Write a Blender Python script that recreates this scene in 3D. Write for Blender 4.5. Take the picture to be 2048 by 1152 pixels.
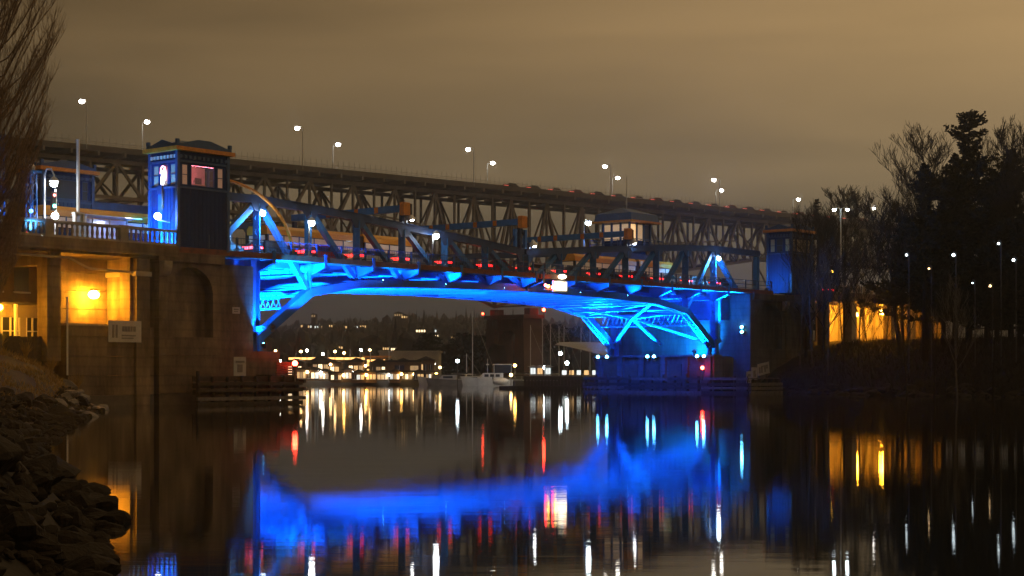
import bpy, math, random
from mathutils import Vector, Matrix
R = random.Random(7)
rad = math.radians
for o in list(bpy.data.objects): bpy.data.objects.remove(o)
sc = bpy.context.scene
COL = sc.collection

# ------------------------------------------------------------------ camera
FPX = 3244.0                       # focal length in pixels of the 2048 wide photograph
cam_d = bpy.data.cameras.new("camera"); cam = bpy.data.objects.new("camera", cam_d); COL.objects.link(cam)
cam.location = (0, 0, 2.5); cam.rotation_euler = (rad(90), 0, 0)
cam_d.sensor_width = 36; cam_d.lens = FPX / 2048 * 36; cam_d.shift_y = 166 / 2048
cam_d.clip_start = 0.5; cam_d.clip_end = 9000
sc.camera = cam

# ------------------------------------------------------------------ night sky: low cloud lit by the city
world = bpy.data.worlds.new("World"); sc.world = world; world.use_nodes = True
def build_world():
    nt = world.node_tree; N = nt.nodes; L = nt.links
    for n in list(N): N.remove(n)
    out = N.new('ShaderNodeOutputWorld'); bg = N.new('ShaderNodeBackground'); L.new(bg.outputs[0], out.inputs[0])
    tc = N.new('ShaderNodeTexCoord'); sep = N.new('ShaderNodeSeparateXYZ'); L.new(tc.outputs['Generated'], sep.inputs[0])
    def math_(op, a, b=None, c=None, clamp=False):
        m = N.new('ShaderNodeMath'); m.operation = op; m.use_clamp = clamp
        for i, x in enumerate((a, b, c)):
            if x is None: continue
            if isinstance(x, (int, float)): m.inputs[i].default_value = x
            else: L.new(x, m.inputs[i])
        return m.outputs[0]
    mp = N.new('ShaderNodeMapping'); mp.inputs['Scale'].default_value = (2.2, 2.2, 15.0); mp.inputs['Rotation'].default_value = (0, rad(4), 0)
    L.new(tc.outputs['Generated'], mp.inputs[0])
    nz = N.new('ShaderNodeTexNoise'); nz.inputs['Scale'].default_value = 1.0; nz.inputs['Detail'].default_value = 5; nz.inputs['Roughness'].default_value = .45; nz.inputs['Distortion'].default_value = .3
    L.new(mp.outputs[0], nz.inputs[0])
    cl = math_('SUBTRACT', nz.outputs[0], .5)
    el = math_('ADD', sep.outputs['Z'], math_('MULTIPLY', cl, .11))
    ramp = N.new('ShaderNodeValToRGB'); L.new(math_('MULTIPLY', el, 2.0, clamp=True), ramp.inputs[0])
    cr = ramp.color_ramp
    cr.elements[0].position = 0.0; cr.elements[0].color = (.052, .048, .049, 1)
    cr.elements[1].position = 1.0; cr.elements[1].color = (.255, .165, .074, 1)
    for p, c in ((.08, (.060, .053, .047, 1)), (.17, (.100, .078, .048, 1)), (.26, (.145, .104, .057, 1)), (.42, (.238, .153, .069, 1))):
        e = cr.elements.new(p); e.color = c
    # the glow of the town is stronger towards the right (south)
    az = math_('ADD', math_('MULTIPLY', sep.outputs['X'], 1.75), 1.12)
    az = math_('ADD', az, math_('MULTIPLY', cl, 1.25))
    az = math_('MINIMUM', math_('MAXIMUM', az, .5), 1.9)
    mul = N.new('ShaderNodeVectorMath'); mul.operation = 'SCALE'; L.new(ramp.outputs[0], mul.inputs[0]); L.new(az, mul.inputs['Scale'])
    L.new(mul.outputs[0], bg.inputs[0]); bg.inputs[1].default_value = 1.0
build_world()
sc.view_settings.view_transform = 'Standard'; sc.view_settings.look = 'None'
sc.view_settings.exposure = 0; sc.view_settings.gamma = 1
sc.cycles.use_denoising = True
sc.cycles.sample_clamp_indirect = 6
sc.cycles.max_bounces = 6; sc.cycles.diffuse_bounces = 2; sc.cycles.glossy_bounces = 3
sc.cycles.caustics_reflective = False; sc.cycles.caustics_refractive = False
sc.cycles.use_light_tree = True

# ------------------------------------------------------------------ materials
MATS = {}
def mat(name, col, rough=.6, metal=0, var=.25, scale=2.0, bump=0.0, bscale=12.0, streak=0.0, spec=.5, col2=None):
    m = bpy.data.materials.new(name); m.use_nodes = True; MATS[name] = m
    nt = m.node_tree; N = nt.nodes; L = nt.links; b = N['Principled BSDF']
    b.inputs['Roughness'].default_value = rough; b.inputs['Metallic'].default_value = metal
    b.inputs['Specular IOR Level'].default_value = spec
    tc = N.new('ShaderNodeTexCoord')
    nz = N.new('ShaderNodeTexNoise'); nz.inputs['Scale'].default_value = scale; nz.inputs['Detail'].default_value = 6; nz.inputs['Roughness'].default_value = .65
    if streak:
        mp = N.new('ShaderNodeMapping'); mp.inputs['Scale'].default_value = (1, 1, streak); L.new(tc.outputs['Object'], mp.inputs[0]); L.new(mp.outputs[0], nz.inputs[0])
    else: L.new(tc.outputs['Object'], nz.inputs[0])
    rp = N.new('ShaderNodeValToRGB'); L.new(nz.outputs[0], rp.inputs[0])
    c2 = col2 or tuple(c * (1 - 1.6 * var) if c * (1 - 1.6 * var) > 0 else 0 for c in col)
    rp.color_ramp.elements[0].position = .3; rp.color_ramp.elements[0].color = (*c2, 1)
    rp.color_ramp.elements[1].position = .7; rp.color_ramp.elements[1].color = (*[min(1, c * (1 + .5 * var)) for c in col], 1)
    L.new(rp.outputs[0], b.inputs['Base Color'])
    if bump:
        n2 = N.new('ShaderNodeTexNoise'); n2.inputs['Scale'].default_value = bscale; n2.inputs['Detail'].default_value = 5
        L.new(tc.outputs['Object'], n2.inputs[0])
        bp = N.new('ShaderNodeBump'); bp.inputs['Strength'].default_value = bump; bp.inputs['Distance'].default_value = .05
        L.new(n2.outputs[0], bp.inputs['Height']); L.new(bp.outputs[0], b.inputs['Normal'])
    return m
def board_marks(m, step=.7, dark=.75):
    """form-board joints and rain streaks added to a concrete material"""
    N = m.node_tree.nodes; L = m.node_tree.links; b = N['Principled BSDF']; tc = N.new('ShaderNodeTexCoord')
    wv = N.new('ShaderNodeTexWave'); wv.wave_type = 'BANDS'; wv.bands_direction = 'Z'; wv.inputs['Scale'].default_value = 1/step/3.18; wv.inputs['Distortion'].default_value = 1.6; wv.inputs['Detail'].default_value = 3; wv.inputs['Detail Scale'].default_value = .4
    L.new(tc.outputs['Object'], wv.inputs[0])
    mp = N.new('ShaderNodeMapping'); mp.inputs['Scale'].default_value = (.8, .8, .22); L.new(tc.outputs['Object'], mp.inputs[0])
    nz = N.new('ShaderNodeTexNoise'); nz.inputs['Scale'].default_value = 1.3; nz.inputs['Detail'].default_value = 7; nz.inputs['Roughness'].default_value = .7; L.new(mp.outputs[0], nz.inputs[0])
    r1 = N.new('ShaderNodeValToRGB'); L.new(wv.outputs[0], r1.inputs[0]); r1.color_ramp.elements[0].position = 0; r1.color_ramp.elements[0].color = (.80,.80,.80,1); r1.color_ramp.elements[1].position = .22
    r2 = N.new('ShaderNodeValToRGB'); L.new(nz.outputs[0], r2.inputs[0]); r2.color_ramp.elements[0].position = .36; r2.color_ramp.elements[0].color = (dark*.6,dark*.6,dark*.55,1); r2.color_ramp.elements[1].position = .62; r2.color_ramp.elements[1].color = (1.1,1.1,1.1,1)
    src = b.inputs['Base Color'].links[0].from_socket
    for r_ in (r1, r2):
        mx = N.new('ShaderNodeMix'); mx.data_type = 'RGBA'; mx.blend_type = 'MULTIPLY'; mx.inputs['Factor'].default_value = 1
        L.new(src, mx.inputs['A']); L.new(r_.outputs[0], mx.inputs['B']); src = mx.outputs['Result']
    L.new(src, b.inputs['Base Color'])
    return m
def emit(name, col, strength):
    m = bpy.data.materials.new(name); m.use_nodes = True; MATS[name] = m
    b = m.node_tree.nodes['Principled BSDF']
    b.inputs['Base Color'].default_value = (.6, .6, .6, 1)
    b.inputs['Emission Color'].default_value = (*col, 1); b.inputs['Emission Strength'].default_value = strength
    return m
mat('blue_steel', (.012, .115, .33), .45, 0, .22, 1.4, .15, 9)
mat('unlit_blue_steel', (.011, .045, .15), .5, 0, .25, 1.4, .15, 9)  # same blue paint, darkened for steel outside the floodlight
mat('blue_tower', (.005, .030, .135), .75, 0, .22, .9, .2, 5, streak=.25, spec=.12)
mat('navy_trim', (.022, .075, .21), .55, 0, .2, 3)
mat('orange_paint', (.62, .23, .02), .5, 0, .25, 2.5)
mat('rust_paint', (.17, .045, .012), .65, 0, .4, 2)
mat('grey_steel', (.16, .142, .122), .6, 0, .3, .35)
mat('grey_deck', (.085, .075, .062), .75, 0, .3, .2)
mat('grey_concrete', (.105, .097, .09), .85, 0, .35, .55, .35, 7, streak=.35)
mat('lamplit_gantry_blue', (.035, .19, .70), .5, 0, .2, 2)  # brighter blue; the glow of the bridge lamps is put into the paint
mat('concrete', (.19, .14, .09), .85, 0, .35, .55, .35, 7, streak=.35)
board_marks(MATS['concrete']); board_marks(MATS['grey_concrete'], .8)
mat('pale_concrete', (.30, .26, .21), .8, 0, .22, 1.1, .25, 8)
mat('brown_concrete', (.12, .07, .05), .85, 0, .3, .2, .2, 2)
mat('wet_concrete', (.09, .075, .055), .45, 0, .4, .8, .3, 6)
mat('timber', (.05, .036, .025), .8, 0, .45, 3, .5, 14)
mat('pale_timber', (.15, .13, .12), .75, 0, .35, 3, .4, 14)
mat('asphalt', (.05, .05, .05), .85, 0, .2, 3)
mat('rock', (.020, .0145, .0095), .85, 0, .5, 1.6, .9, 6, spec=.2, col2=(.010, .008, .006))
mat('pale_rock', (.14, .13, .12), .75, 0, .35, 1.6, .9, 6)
mat('soil', (.026, .019, .012), .95, 0, .5, .9, .8, 5)
mat('dark_soil', (.014, .012, .008), .95, 0, .5, .5, .8, 4, spec=.1)
mat('dry_grass', (.30, .20, .06), .9, 0, .4, 1.5)
mat('bark', (.24, .16, .09), .9, 0, .4, 4, .6, 18)
mat('dark_bark', (.025, .019, .012), .9, 0, .4, 4, .6, 18, spec=.1)
mat('pale_bark', (.09, .08, .068), .85, 0, .4, 4, .4, 18)
mat('needles', (.011, .012, .006), .9, 0, .5, .8, spec=.05)
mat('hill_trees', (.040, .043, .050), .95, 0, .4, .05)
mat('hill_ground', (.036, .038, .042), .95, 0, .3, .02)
mat('white_paint', (.70, .70, .68), .4, 0, .08, 2)
mat('grey_paint', (.45, .46, .47), .5, 0, .15, 2)
mat('sign_white', (.38, .37, .36), .5, 0, .12, 2.5)
mat('sign_mark', (.16, .15, .14), .6, 0, .1, 3)
mat('black', (.015, .015, .017), .5, 0, .2, 3)
mat('rubber', (.02, .02, .02), .8, 0, .2, 3)
mat('canvas', (.012, .016, .035), .8, 0, .2, 3)
mat('corrugated', (.25, .27, .31), .5, .0, .25, .8)
mat('hull_white', (.70, .70, .68), .3, 0, .12, .8)
mat('hull_grey', (.33, .33, .32), .4, 0, .2, .8)
mat('teak', (.26, .15, .07), .55, 0, .3, 2)
mat('house_brown', (.22, .135, .07), .8, 0, .3, .5)
mat('house_beige', (.36, .31, .23), .8, 0, .2, .3)
mat('house_dark', (.07, .065, .06), .8, 0, .3, .4)
mat('roof_dark', (.05, .045, .04), .85, 0, .3, .8)
mat('car_dark', (.03, .035, .045), .25, .2, .1, 2)
mat('car_grey', (.25, .25, .26), .25, .3, .1, 2)
mat('car_white', (.6, .6, .6), .25, 0, .06, 2)
mat('car_red', (.30, .03, .03), .25, 0, .1, 2)
mat('bus_blue', (.03, .09, .28), .35, 0, .1, 1)
mat('bus_yellow', (.72, .36, .05), .4, 0, .1, 1)
mat('metal_pole', (.55, .56, .55), .4, .3, .1, 3)
mat('beige_blind', (.50, .42, .30), .8, 0, .15, 6)
def glass(name, col, rough=.06):
    m = mat(name, col, rough, 0, .05, 1); m.node_tree.nodes['Principled BSDF'].inputs['Coat Weight'].default_value = .1
    return m
glass('dark_glass', (.012, .016, .022), .4)
glass('shelter_glass', (.55, .62, .75), .12)
def clear_glass():
    m = bpy.data.materials.new('clear_glass'); m.use_nodes = True; MATS['clear_glass'] = m; N = m.node_tree.nodes; L = m.node_tree.links
    tr = N.new('ShaderNodeBsdfTransparent'); gl = N.new('ShaderNodeBsdfGlossy'); gl.inputs['Roughness'].default_value = .03; mx = N.new('ShaderNodeMixShader'); mx.inputs[0].default_value = .09
    L.new(tr.outputs[0], mx.inputs[1]); L.new(gl.outputs[0], mx.inputs[2]); L.new(mx.outputs[0], N['Material Output'].inputs[0])
clear_glass()
emit('lamp_white', (.93, .97, 1.0), 70)
emit('lamp_far', (1.0, .95, .86), 38)
emit('lamp_cool', (.80, .95, 1.0), 60)
emit('lamp_dim_cool', (.80, .95, 1.0), 9)
emit('lamp_dim_warm', (1.0, .66, .30), 7)
emit('lamp_warm', (1.0, .62, .25), 20)
emit('lamp_sodium', (1.0, .37, .018), 560)
emit('lamp_sodium_far', (1.0, .50, .10), 40)
emit('lamp_red', (1.0, .035, .015), 90)
emit('lamp_red_far', (1.0, .05, .02), 25)
emit('lamp_green', (.1, 1.0, .65), 18)
emit('lamp_amber', (1.0, .55, .05), 18)
emit('tail_red', (1.0, .007, .012), 6)
emit('tail_far', (1.0, .08, .06), 1.7)
emit('flood_lens', (.12, .60, 1.0), 60)
emit('blue_lamp', (.03, .20, 1.0), 16)
emit('window_warm', (1.0, .58, .22), 1.1)
emit('window_bright', (1.0, .74, .42), 2.6)
emit('window_cool', (.86, .94, .92), 1.2)
emit('window_dim', (1.0, .60, .25), .35)
emit('window_pink', (.80, .16, .20), .5)
emit('window_blind', (.60, .22, .15), .16)
emit('room_pink', (1.0, .20, .30), 60)
emit('neon_white', (1.0, .88, .92), 7)
emit('neon_pink', (1.0, .20, .30), 9)
emit('light_panel', (1.0, .86, .58), 5)
emit('strip_orange', (1.0, .50, .13), 2.6)
emit('bus_window', (1.0, .70, .42), .07)

# ------------------------------------------------------------------ mesh helpers
class MB:
    def __init__(s): s.v = []; s.f = []
    def box(s, x0, x1, y0, y1, z0, z1):
        n = len(s.v)
        s.v += [(x0,y0,z0),(x1,y0,z0),(x1,y1,z0),(x0,y1,z0),(x0,y0,z1),(x1,y0,z1),(x1,y1,z1),(x0,y1,z1)]
        s.f += [(n,n+3,n+2,n+1),(n+4,n+5,n+6,n+7),(n,n+1,n+5,n+4),(n+1,n+2,n+6,n+5),(n+2,n+3,n+7,n+6),(n+3,n,n+4,n+7)]
        return s
    def beam(s, p, q, w, h, up=(0,0,1)):
        p = Vector(p); q = Vector(q); d = q - p
        if d.length < 1e-5: return s
        d.normalize(); up = Vector(up)
        if abs(d.dot(up)) > .98: up = Vector((1,0,0)) if abs(d.x) < .9 else Vector((0,1,0))
        a = d.cross(up).normalized() * (w/2); b = a.cross(d).normalized() * (h/2)
        n = len(s.v)
        for c in (p, q):
            s.v += [tuple(c-a-b), tuple(c+a-b), tuple(c+a+b), tuple(c-a+b)]
        s.f += [(n,n+1,n+2,n+3),(n+7,n+6,n+5,n+4),(n,n+4,n+5,n+1),(n+1,n+5,n+6,n+2),(n+2,n+6,n+7,n+3),(n+3,n+7,n+4,n)]
        return s
    def tube(s, pts, rr, k=6, cap=True):
        pts = [Vector(p) for p in pts]
        if isinstance(rr, (int, float)): rr = [rr]*len(pts)
        base = len(s.v); ref = None
        for i, p in enumerate(pts):
            d = (pts[min(i+1,len(pts)-1)] - pts[max(i-1,0)])
            if d.length < 1e-6: d = Vector((0,0,1))
            d.normalize()
            if ref is None: ref = Vector((1,0,0)) if abs(d.x) < .8 else Vector((0,1,0))
            a = ref - d*ref.dot(d)
            if a.length < 1e-4: a = Vector((0,1,0)) - d*d.y
            a.normalize(); ref = a; b = d.cross(a)
            for j in range(k):
                t = 2*math.pi*j/k; s.v.append(tuple(p + (a*math.cos(t)+b*math.sin(t))*rr[i]))
        for i in range(len(pts)-1):
            for j in range(k):
                s.f.append((base+i*k+j, base+i*k+(j+1)%k, base+(i+1)*k+(j+1)%k, base+(i+1)*k+j))
        if cap and k > 2:
            s.f.append(tuple(base+j for j in range(k))[::-1]); e = base+(len(pts)-1)*k
            s.f.append(tuple(e+j for j in range(k)))
        return s
    def ball(s, c, r, nu=10, nv=6, sz=1.0):
        base = len(s.v); c = Vector(c)
        s.v.append((c.x, c.y, c.z - r*sz))
        for i in range(1, nv):
            t = math.pi*i/nv - math.pi/2
            for j in range(nu):
                a = 2*math.pi*j/nu
                s.v.append((c.x+r*math.cos(t)*math.cos(a), c.y+r*math.cos(t)*math.sin(a), c.z+r*sz*math.sin(t)))
        s.v.append((c.x, c.y, c.z + r*sz)); top = len(s.v)-1
        for j in range(nu): s.f.append((base, base+1+(j+1)%nu, base+1+j))
        for i in range(nv-2):
            for j in range(nu):
                a = base+1+i*nu; s.f.append((a+j, a+(j+1)%nu, a+nu+(j+1)%nu, a+nu+j))
        a = base+1+(nv-2)*nu
        for j in range(nu): s.f.append((a+j, a+(j+1)%nu, top))
        return s
    def prism(s, poly, axis, d0, d1):
        """poly of 2d points; axis 'x': (y,z), 'y': (x,z), 'z': (x,y) extruded from d0 to d1"""
        n = len(s.v); k = len(poly)
        for d in (d0, d1):
            for (a, b) in poly:
                s.v.append({'x': (d,a,b), 'y': (a,d,b), 'z': (a,b,d)}[axis])
        s.f.append(tuple(range(n, n+k))); s.f.append(tuple(range(n+2*k-1, n+k-1, -1)))
        for i in range(k): s.f.append((n+i, n+(i+1)%k, n+k+(i+1)%k, n+k+i))
        return s
    def poly(s, pts):
        n = len(s.v); s.v += [tuple(p) for p in pts]; s.f.append(tuple(range(n, n+len(pts)))); return s
    def build(s, name, m, parent=None, smooth=False, off=None, bevel=0):
        me = bpy.data.meshes.new(name)
        off = off if off is not None else (ORG.get(parent.name if parent else '', (0,0,0)))
        v = [(a-off[0], b-off[1], c-off[2]) for a, b, c in s.v] if any(off) else s.v
        me.from_pydata(v, [], s.f); me.materials.append(MATS[m])
        if smooth: me.polygons.foreach_set('use_smooth', [True]*len(me.polygons))
        o = bpy.data.objects.new(name, me); COL.objects.link(o)
        if parent: o.parent = parent; ORG[o.name] = off
        if bevel:
            b = o.modifiers.new('bevel', 'BEVEL'); b.width = bevel; b.segments = 2; b.limit_method = 'ANGLE'
        return o
ORG = {}
CX, CY = -24.84, 120.5; AX, AY = .6364, .7714; TH = math.atan2(AY, AX)
def BW(s, u, z=0): return Vector((CX + s*AX - u*AY, CY + s*AY + u*AX, z))      # bridge axes: s along the bridge, u across, away from the camera
def tag(o, label=None, cat=None, group=None, kind=None):
    for k, v in (('label', label), ('category', cat), ('group', group), ('kind', kind)):
        if v: o[k] = v
    return o
def thing(name, label, cat, loc, rz=0, group=None):
    o = bpy.data.objects.new(name, None); COL.objects.link(o); o.location = loc; o.rotation_euler = (0, 0, rz)
    o.empty_display_size = .5
    return tag(o, label, cat, group)
def bthing(name, label, cat, s, u, z, group=None):
    """a thing whose parts are given in bridge coordinates (s, u, z)"""
    o = thing(name, label, cat, BW(s, u, z), TH, group); ORG[o.name] = (s, u, z); return o
def box(name, m, parent, x0, x1, y0, y1, z0, z1, **k): return MB().box(min(x0,x1),max(x0,x1),min(y0,y1),max(y0,y1),min(z0,z1),max(z0,z1)).build(name, m, parent, **k)
def beam(name, m, parent, p, q, w, h, **k): return MB().beam(p, q, w, h).build(name, m, parent, **k)
def spot_light(parent, at, to, power, col, size=rad(110), blend=.7, radius=.25, off=None):
    d = bpy.data.lights.new('lamp_light', 'SPOT'); d.energy = power; d.color = col; d.spot_size = size; d.spot_blend = blend; d.shadow_soft_size = radius
    o = bpy.data.objects.new('lamp_light', d); COL.objects.link(o); o.parent = parent
    g = ORG.get(parent.name, (0,0,0)) if off is None else off
    o.location = Vector(at) - Vector(g)
    o.rotation_euler = (Vector(to) - Vector(at)).to_track_quat('-Z', 'Y').to_euler()
    return o
ORDW = ['first','second','third','fourth','fifth','sixth','seventh','eighth','ninth','tenth','eleventh','twelfth','thirteenth','fourteenth','fifteenth','sixteenth','seventeenth','eighteenth','nineteenth','twentieth']
def px(x, depth): return (x - 1024) / FPX * depth            # world X of a picture column at a depth
def pz(y, depth): return 2.5 + (742 - y) / FPX * depth        # world height of a picture row at a depth
def lerp_tab(tab, x):
    if x <= tab[0][0]: return tab[0][1]
    for (a, va), (b, vb) in zip(tab, tab[1:]):
        if x <= b: return va + (vb-va)*(x-a)/(b-a)
    return tab[-1][1]
def noise2(x, y):
    return (math.sin(x*1.7+y*.9+1.3)+math.sin(x*.63-y*1.31+4.1)+math.sin(x*2.9+y*2.3+.4)*.5+math.sin(x*5.1-y*4.3)*.3)/2.8

# ================================================================== WATER AND GROUND
def build_water():
    m = bpy.data.materials.new('water'); m.use_nodes = True; MATS['water'] = m
    N = m.node_tree.nodes; L = m.node_tree.links; b = N['Principled BSDF']
    b.inputs['Base Color'].default_value = (.006, .008, .009, 1); b.inputs['Roughness'].default_value = .022; b.inputs['IOR'].default_value = 1.333
    geo = N.new('ShaderNodeNewGeometry'); mp = N.new('ShaderNodeMapping'); mp.inputs['Scale'].default_value = (.6, 70, 1)
    L.new(geo.outputs['Position'], mp.inputs[0])
    nz = N.new('ShaderNodeTexNoise'); nz.inputs['Scale'].default_value = 1.0; nz.inputs['Detail'].default_value = 2; L.new(mp.outputs[0], nz.inputs[0])
    sp = N.new('ShaderNodeSeparateColor'); L.new(nz.outputs['Color'], sp.inputs[0])
    def lin(sock, k):                                       # small wave slopes, long crested across the view
        m_ = N.new('ShaderNodeMath'); m_.operation = 'SUBTRACT'; L.new(sock, m_.inputs[0]); m_.inputs[1].default_value = .5
        q = N.new('ShaderNodeMath'); q.operation = 'MULTIPLY'; L.new(m_.outputs[0], q.inputs[0]); q.inputs[1].default_value = k; return q.outputs[0]
    mp2 = N.new('ShaderNodeMapping'); mp2.inputs['Scale'].default_value = (.5, 2.1, 1); L.new(geo.outputs['Position'], mp2.inputs[0])
    n2 = N.new('ShaderNodeTexNoise'); n2.inputs['Scale'].default_value = 1; n2.inputs['Detail'].default_value = 3; L.new(mp2.outputs[0], n2.inputs[0])
    n3 = N.new('ShaderNodeTexNoise'); n3.inputs['Scale'].default_value = .09; n3.inputs['Detail'].default_value = 2; L.new(geo.outputs['Position'], n3.inputs[0])   # calmer and rougher patches
    fine = N.new('ShaderNodeMath'); fine.operation = 'MULTIPLY'; L.new(lin(sp.outputs[1], .062), fine.inputs[0]); L.new(n3.outputs[0], fine.inputs[1])
    sm = N.new('ShaderNodeMath'); sm.operation = 'ADD'; L.new(fine.outputs[0], sm.inputs[0]); L.new(lin(n2.outputs[0], .003), sm.inputs[1])
    cv = N.new('ShaderNodeCombineXYZ'); L.new(lin(sp.outputs[0], .006), cv.inputs[0]); L.new(sm.outputs[0], cv.inputs[1]); cv.inputs[2].default_value = 1
    nv = N.new('ShaderNodeVectorMath'); nv.operation = 'NORMALIZE'; L.new(cv.outputs[0], nv.inputs[0]); L.new(nv.outputs[0], b.inputs['Normal'])
    mb = MB(); mb.poly([(-3000,-300,0),(3000,-300,0),(3000,6000,0),(-3000,6000,0)])
    o = mb.build('water', 'water'); tag(o, 'dark calm canal water mirroring the blue bridge lights', 'water', kind='structure')
build_water()

NSH = [(6,-3.9),(14,-4.6),(20,-5.2),(25.5,-6.3),(33.4,-8.8),(39,-11.0),(48,-14.0),(60,-17.0),(75,-20.4),(95,-24.5),(106,-27.0),(112,-29),(118,-34),(125,-43),(140,-61),(200,-135)]
def nbank_z(X, Y):
    d = lerp_tab(NSH, Y) - X
    d += .5*noise2(X*.5, Y*.35)
    kk = lerp_tab([(30,5.0),(50,8.5),(85,8.5),(102,4.6)], Y)
    z = -.55 + 5.7*(1-math.exp(-max(d,-1)/kk)) if d > -1 else -.55 - .5*(-1-d)*.3
    return z + .12*noise2(X*1.3, Y*1.1)
def heightfield(xs, ys, fn):
    mb = MB(); nx = len(xs)
    for y in ys:
        for x in xs: mb.v.append((x, y, fn(x, y)))
    for j in range(len(ys)-1):
        for i in range(nx-1): mb.f.append((j*nx+i, j*nx+i+1, (j+1)*nx+i+1, (j+1)*nx+i))
    return mb
ys = [6+.8*i for i in range(70)] + [62+1.3*i for i in range(65)] + [148, 160, 180]
def nb_fn():
    mb = MB(); nx = 34
    for y in ys:
        x0 = lerp_tab(NSH, y)+1.5
        for i in range(nx):
            t = i/(nx-1); x = x0 - 60*t**2.2; mb.v.append((x, y, nbank_z(x, y)))
    for j in range(len(ys)-1):
        for i in range(nx-1): mb.f.append((j*nx+i, j*nx+i+1, (j+1)*nx+i+1, (j+1)*nx+i))
    return mb
north_bank = nb_fn().build('north_bank', 'soil', smooth=True)
tag(north_bank, 'rocky dark shore with lit dry grass at the left', 'bank', kind='structure')
# riprap: shared rock meshes, one object for each stone
def rock_mesh(i, m):
    r = random.Random(100+i); mb = MB().ball((0,0,0), 1.0, 10, 7)
    pl = [(Vector((r.uniform(-1,1), r.uniform(-1,1), r.uniform(-.5,1))).normalized(), r.uniform(.55,.85)) for _ in range(9)]
    ph = [r.uniform(0,6.28) for _ in range(4)]; out = []
    for v in mb.v:
        p = Vector(v)
        for n, d in pl:
            k = p.dot(n)
            if k > d: p = p - n*(k-d)*.96
        p *= 1 + .07*math.sin(3.1*p.x+ph[0]) + .07*math.sin(3.7*p.y+ph[1]) + .05*math.sin(5.3*p.z+ph[2])
        out.append((p.x*1.15, p.y*.95, p.z*.66))
    mb.v = out
    me = bpy.data.meshes.new('rock'); me.from_pydata(mb.v, [], mb.f); me.materials.append(MATS[m])
    return me
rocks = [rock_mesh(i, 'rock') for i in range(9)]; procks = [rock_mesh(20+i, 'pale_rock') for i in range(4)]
cnt = 0; tries = 0
while cnt < 285 and tries < 9000:
    tries += 1
    y = 19 + 92*R.random()**1.9; sh = lerp_tab(NSH, y); d = R.uniform(-.15, 5.0 if y < 60 else (4.0 if y < 80 else 2.2)); x = sh - d
    xp = 1024 + FPX*x/y
    if xp < -40 or xp > 420: continue
    size = (.20 + .26*R.random()**1.3) * (1.0 if y < 45 else 1.25)
    if R.random() < .12: size *= 1.5
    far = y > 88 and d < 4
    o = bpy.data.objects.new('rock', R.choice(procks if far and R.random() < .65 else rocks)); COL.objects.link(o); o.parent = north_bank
    o.location = (x, y, max(nbank_z(x, y), -.1) + size*.12); o.scale = (size*R.uniform(.9,1.5), size*R.uniform(.8,1.2), size*R.uniform(.7,1.1))
    o.rotation_euler = (R.uniform(-.35,.35), R.uniform(-.35,.35), R.uniform(0,6.28)); cnt += 1
mb = MB(); geo = [([tuple(v.co) for v in me.vertices], [tuple(f.vertices) for f in me.polygons]) for me in rocks]
for i in range(2600):
    y = 15 + 96*R.random()**1.55; d = R.uniform(-.1, 4.6 if y < 78 else 2.0); x = lerp_tab(NSH, y) - d
    xp = 1024 + FPX*x/y
    if xp < -60: continue
    z = nbank_z(x, y); s_ = R.uniform(.08,.21)*(1 if y < 50 else 1.4); n = len(mb.v); vs, fs = R.choice(geo); a = R.uniform(0,6.283); ca, sa = math.cos(a)*s_, math.sin(a)*s_; tx, ty = R.uniform(-.4,.4), R.uniform(-.4,.4)
    for (p_, q_, r_) in vs: mb.v.append((x+p_*ca-q_*sa, y+p_*sa+q_*ca, max(z, -.08)+s_*.2+s_*(r_*1.05+tx*p_+ty*q_)))
    mb.f += [tuple(n+k for k in f_) for f_ in fs]
o = mb.build('shore_gravel', 'rock'); tag(o, 'small broken stones between the boulders of the left shore', 'gravel', kind='stuff')
mb = MB()
for i in range(16000):
    y = R.uniform(74, 113); sh = lerp_tab(NSH, y); d = R.uniform(1.6, 14); x = sh - d
    if noise2(x*.8, y*.5) < -.35: continue
    z = nbank_z(x, y); h = R.uniform(.12,.42)*(1.25 if d > 6 else .8); a = R.uniform(0,6.28); w = .03; lx, ly = R.uniform(-.2,.2), R.uniform(-.2,.2)
    mb.poly([(x-w*math.cos(a), y-w*math.sin(a), z-.03), (x+w*math.cos(a), y+w*math.sin(a), z-.03), (x+lx, y+ly, z+h)])
o = mb.build('dry_grass', 'dry_grass'); tag(o, 'dry rough grass on the lamp lit bank at the left', 'grass', kind='stuff')

# south bank
def ssh(u): return 80.8 + (u+4.4)*.382 if u < -4.4 else 80.8 + (u+4.4)*.1
def sbank_z(s, u):
    e = s - ssh(u) + .6*noise2(s*.4, u*.4)
    if e < 0: return -.5
    return -.4 + 7.2*(1-math.exp(-e/10.5)) + .16*noise2(s*1.1, u*.9)
mb = MB(); us = [-70+1.4*i for i in range(64)]; nn = 46
for u in us:
    for i in range(nn):
        s_ = ssh(u) - 1 + 110*(i/(nn-1))**2; w = BW(s_, u); mb.v.append((w.x, w.y, sbank_z(s_, u)))
for j in range(len(us)-1):
    for i in range(nn-1): mb.f.append((j*nn+i, j*nn+i+1, (j+1)*nn+i+1, (j+1)*nn+i))
o = mb.build('south_bank', 'dark_soil', smooth=True); tag(o, 'dark wooded slope rising from the water at the right', 'bank', kind='structure')
south_bank = o
for i in range(150):
    u = R.uniform(-46, -3); s_ = ssh(u) + R.uniform(-.2, 1.8); w = BW(s_, u); sz = R.uniform(.3,.75)
    o = bpy.data.objects.new('rock', R.choice(rocks)); COL.objects.link(o); o.parent = south_bank
    o.location = (w.x, w.y, max(sbank_z(s_, u), -.1)+.05); o.scale = (sz*1.2, sz, sz*.9); o.rotation_euler = (R.uniform(-.3,.3), R.uniform(-.3,.3), R.uniform(0,6.28))
mb = MB()
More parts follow.
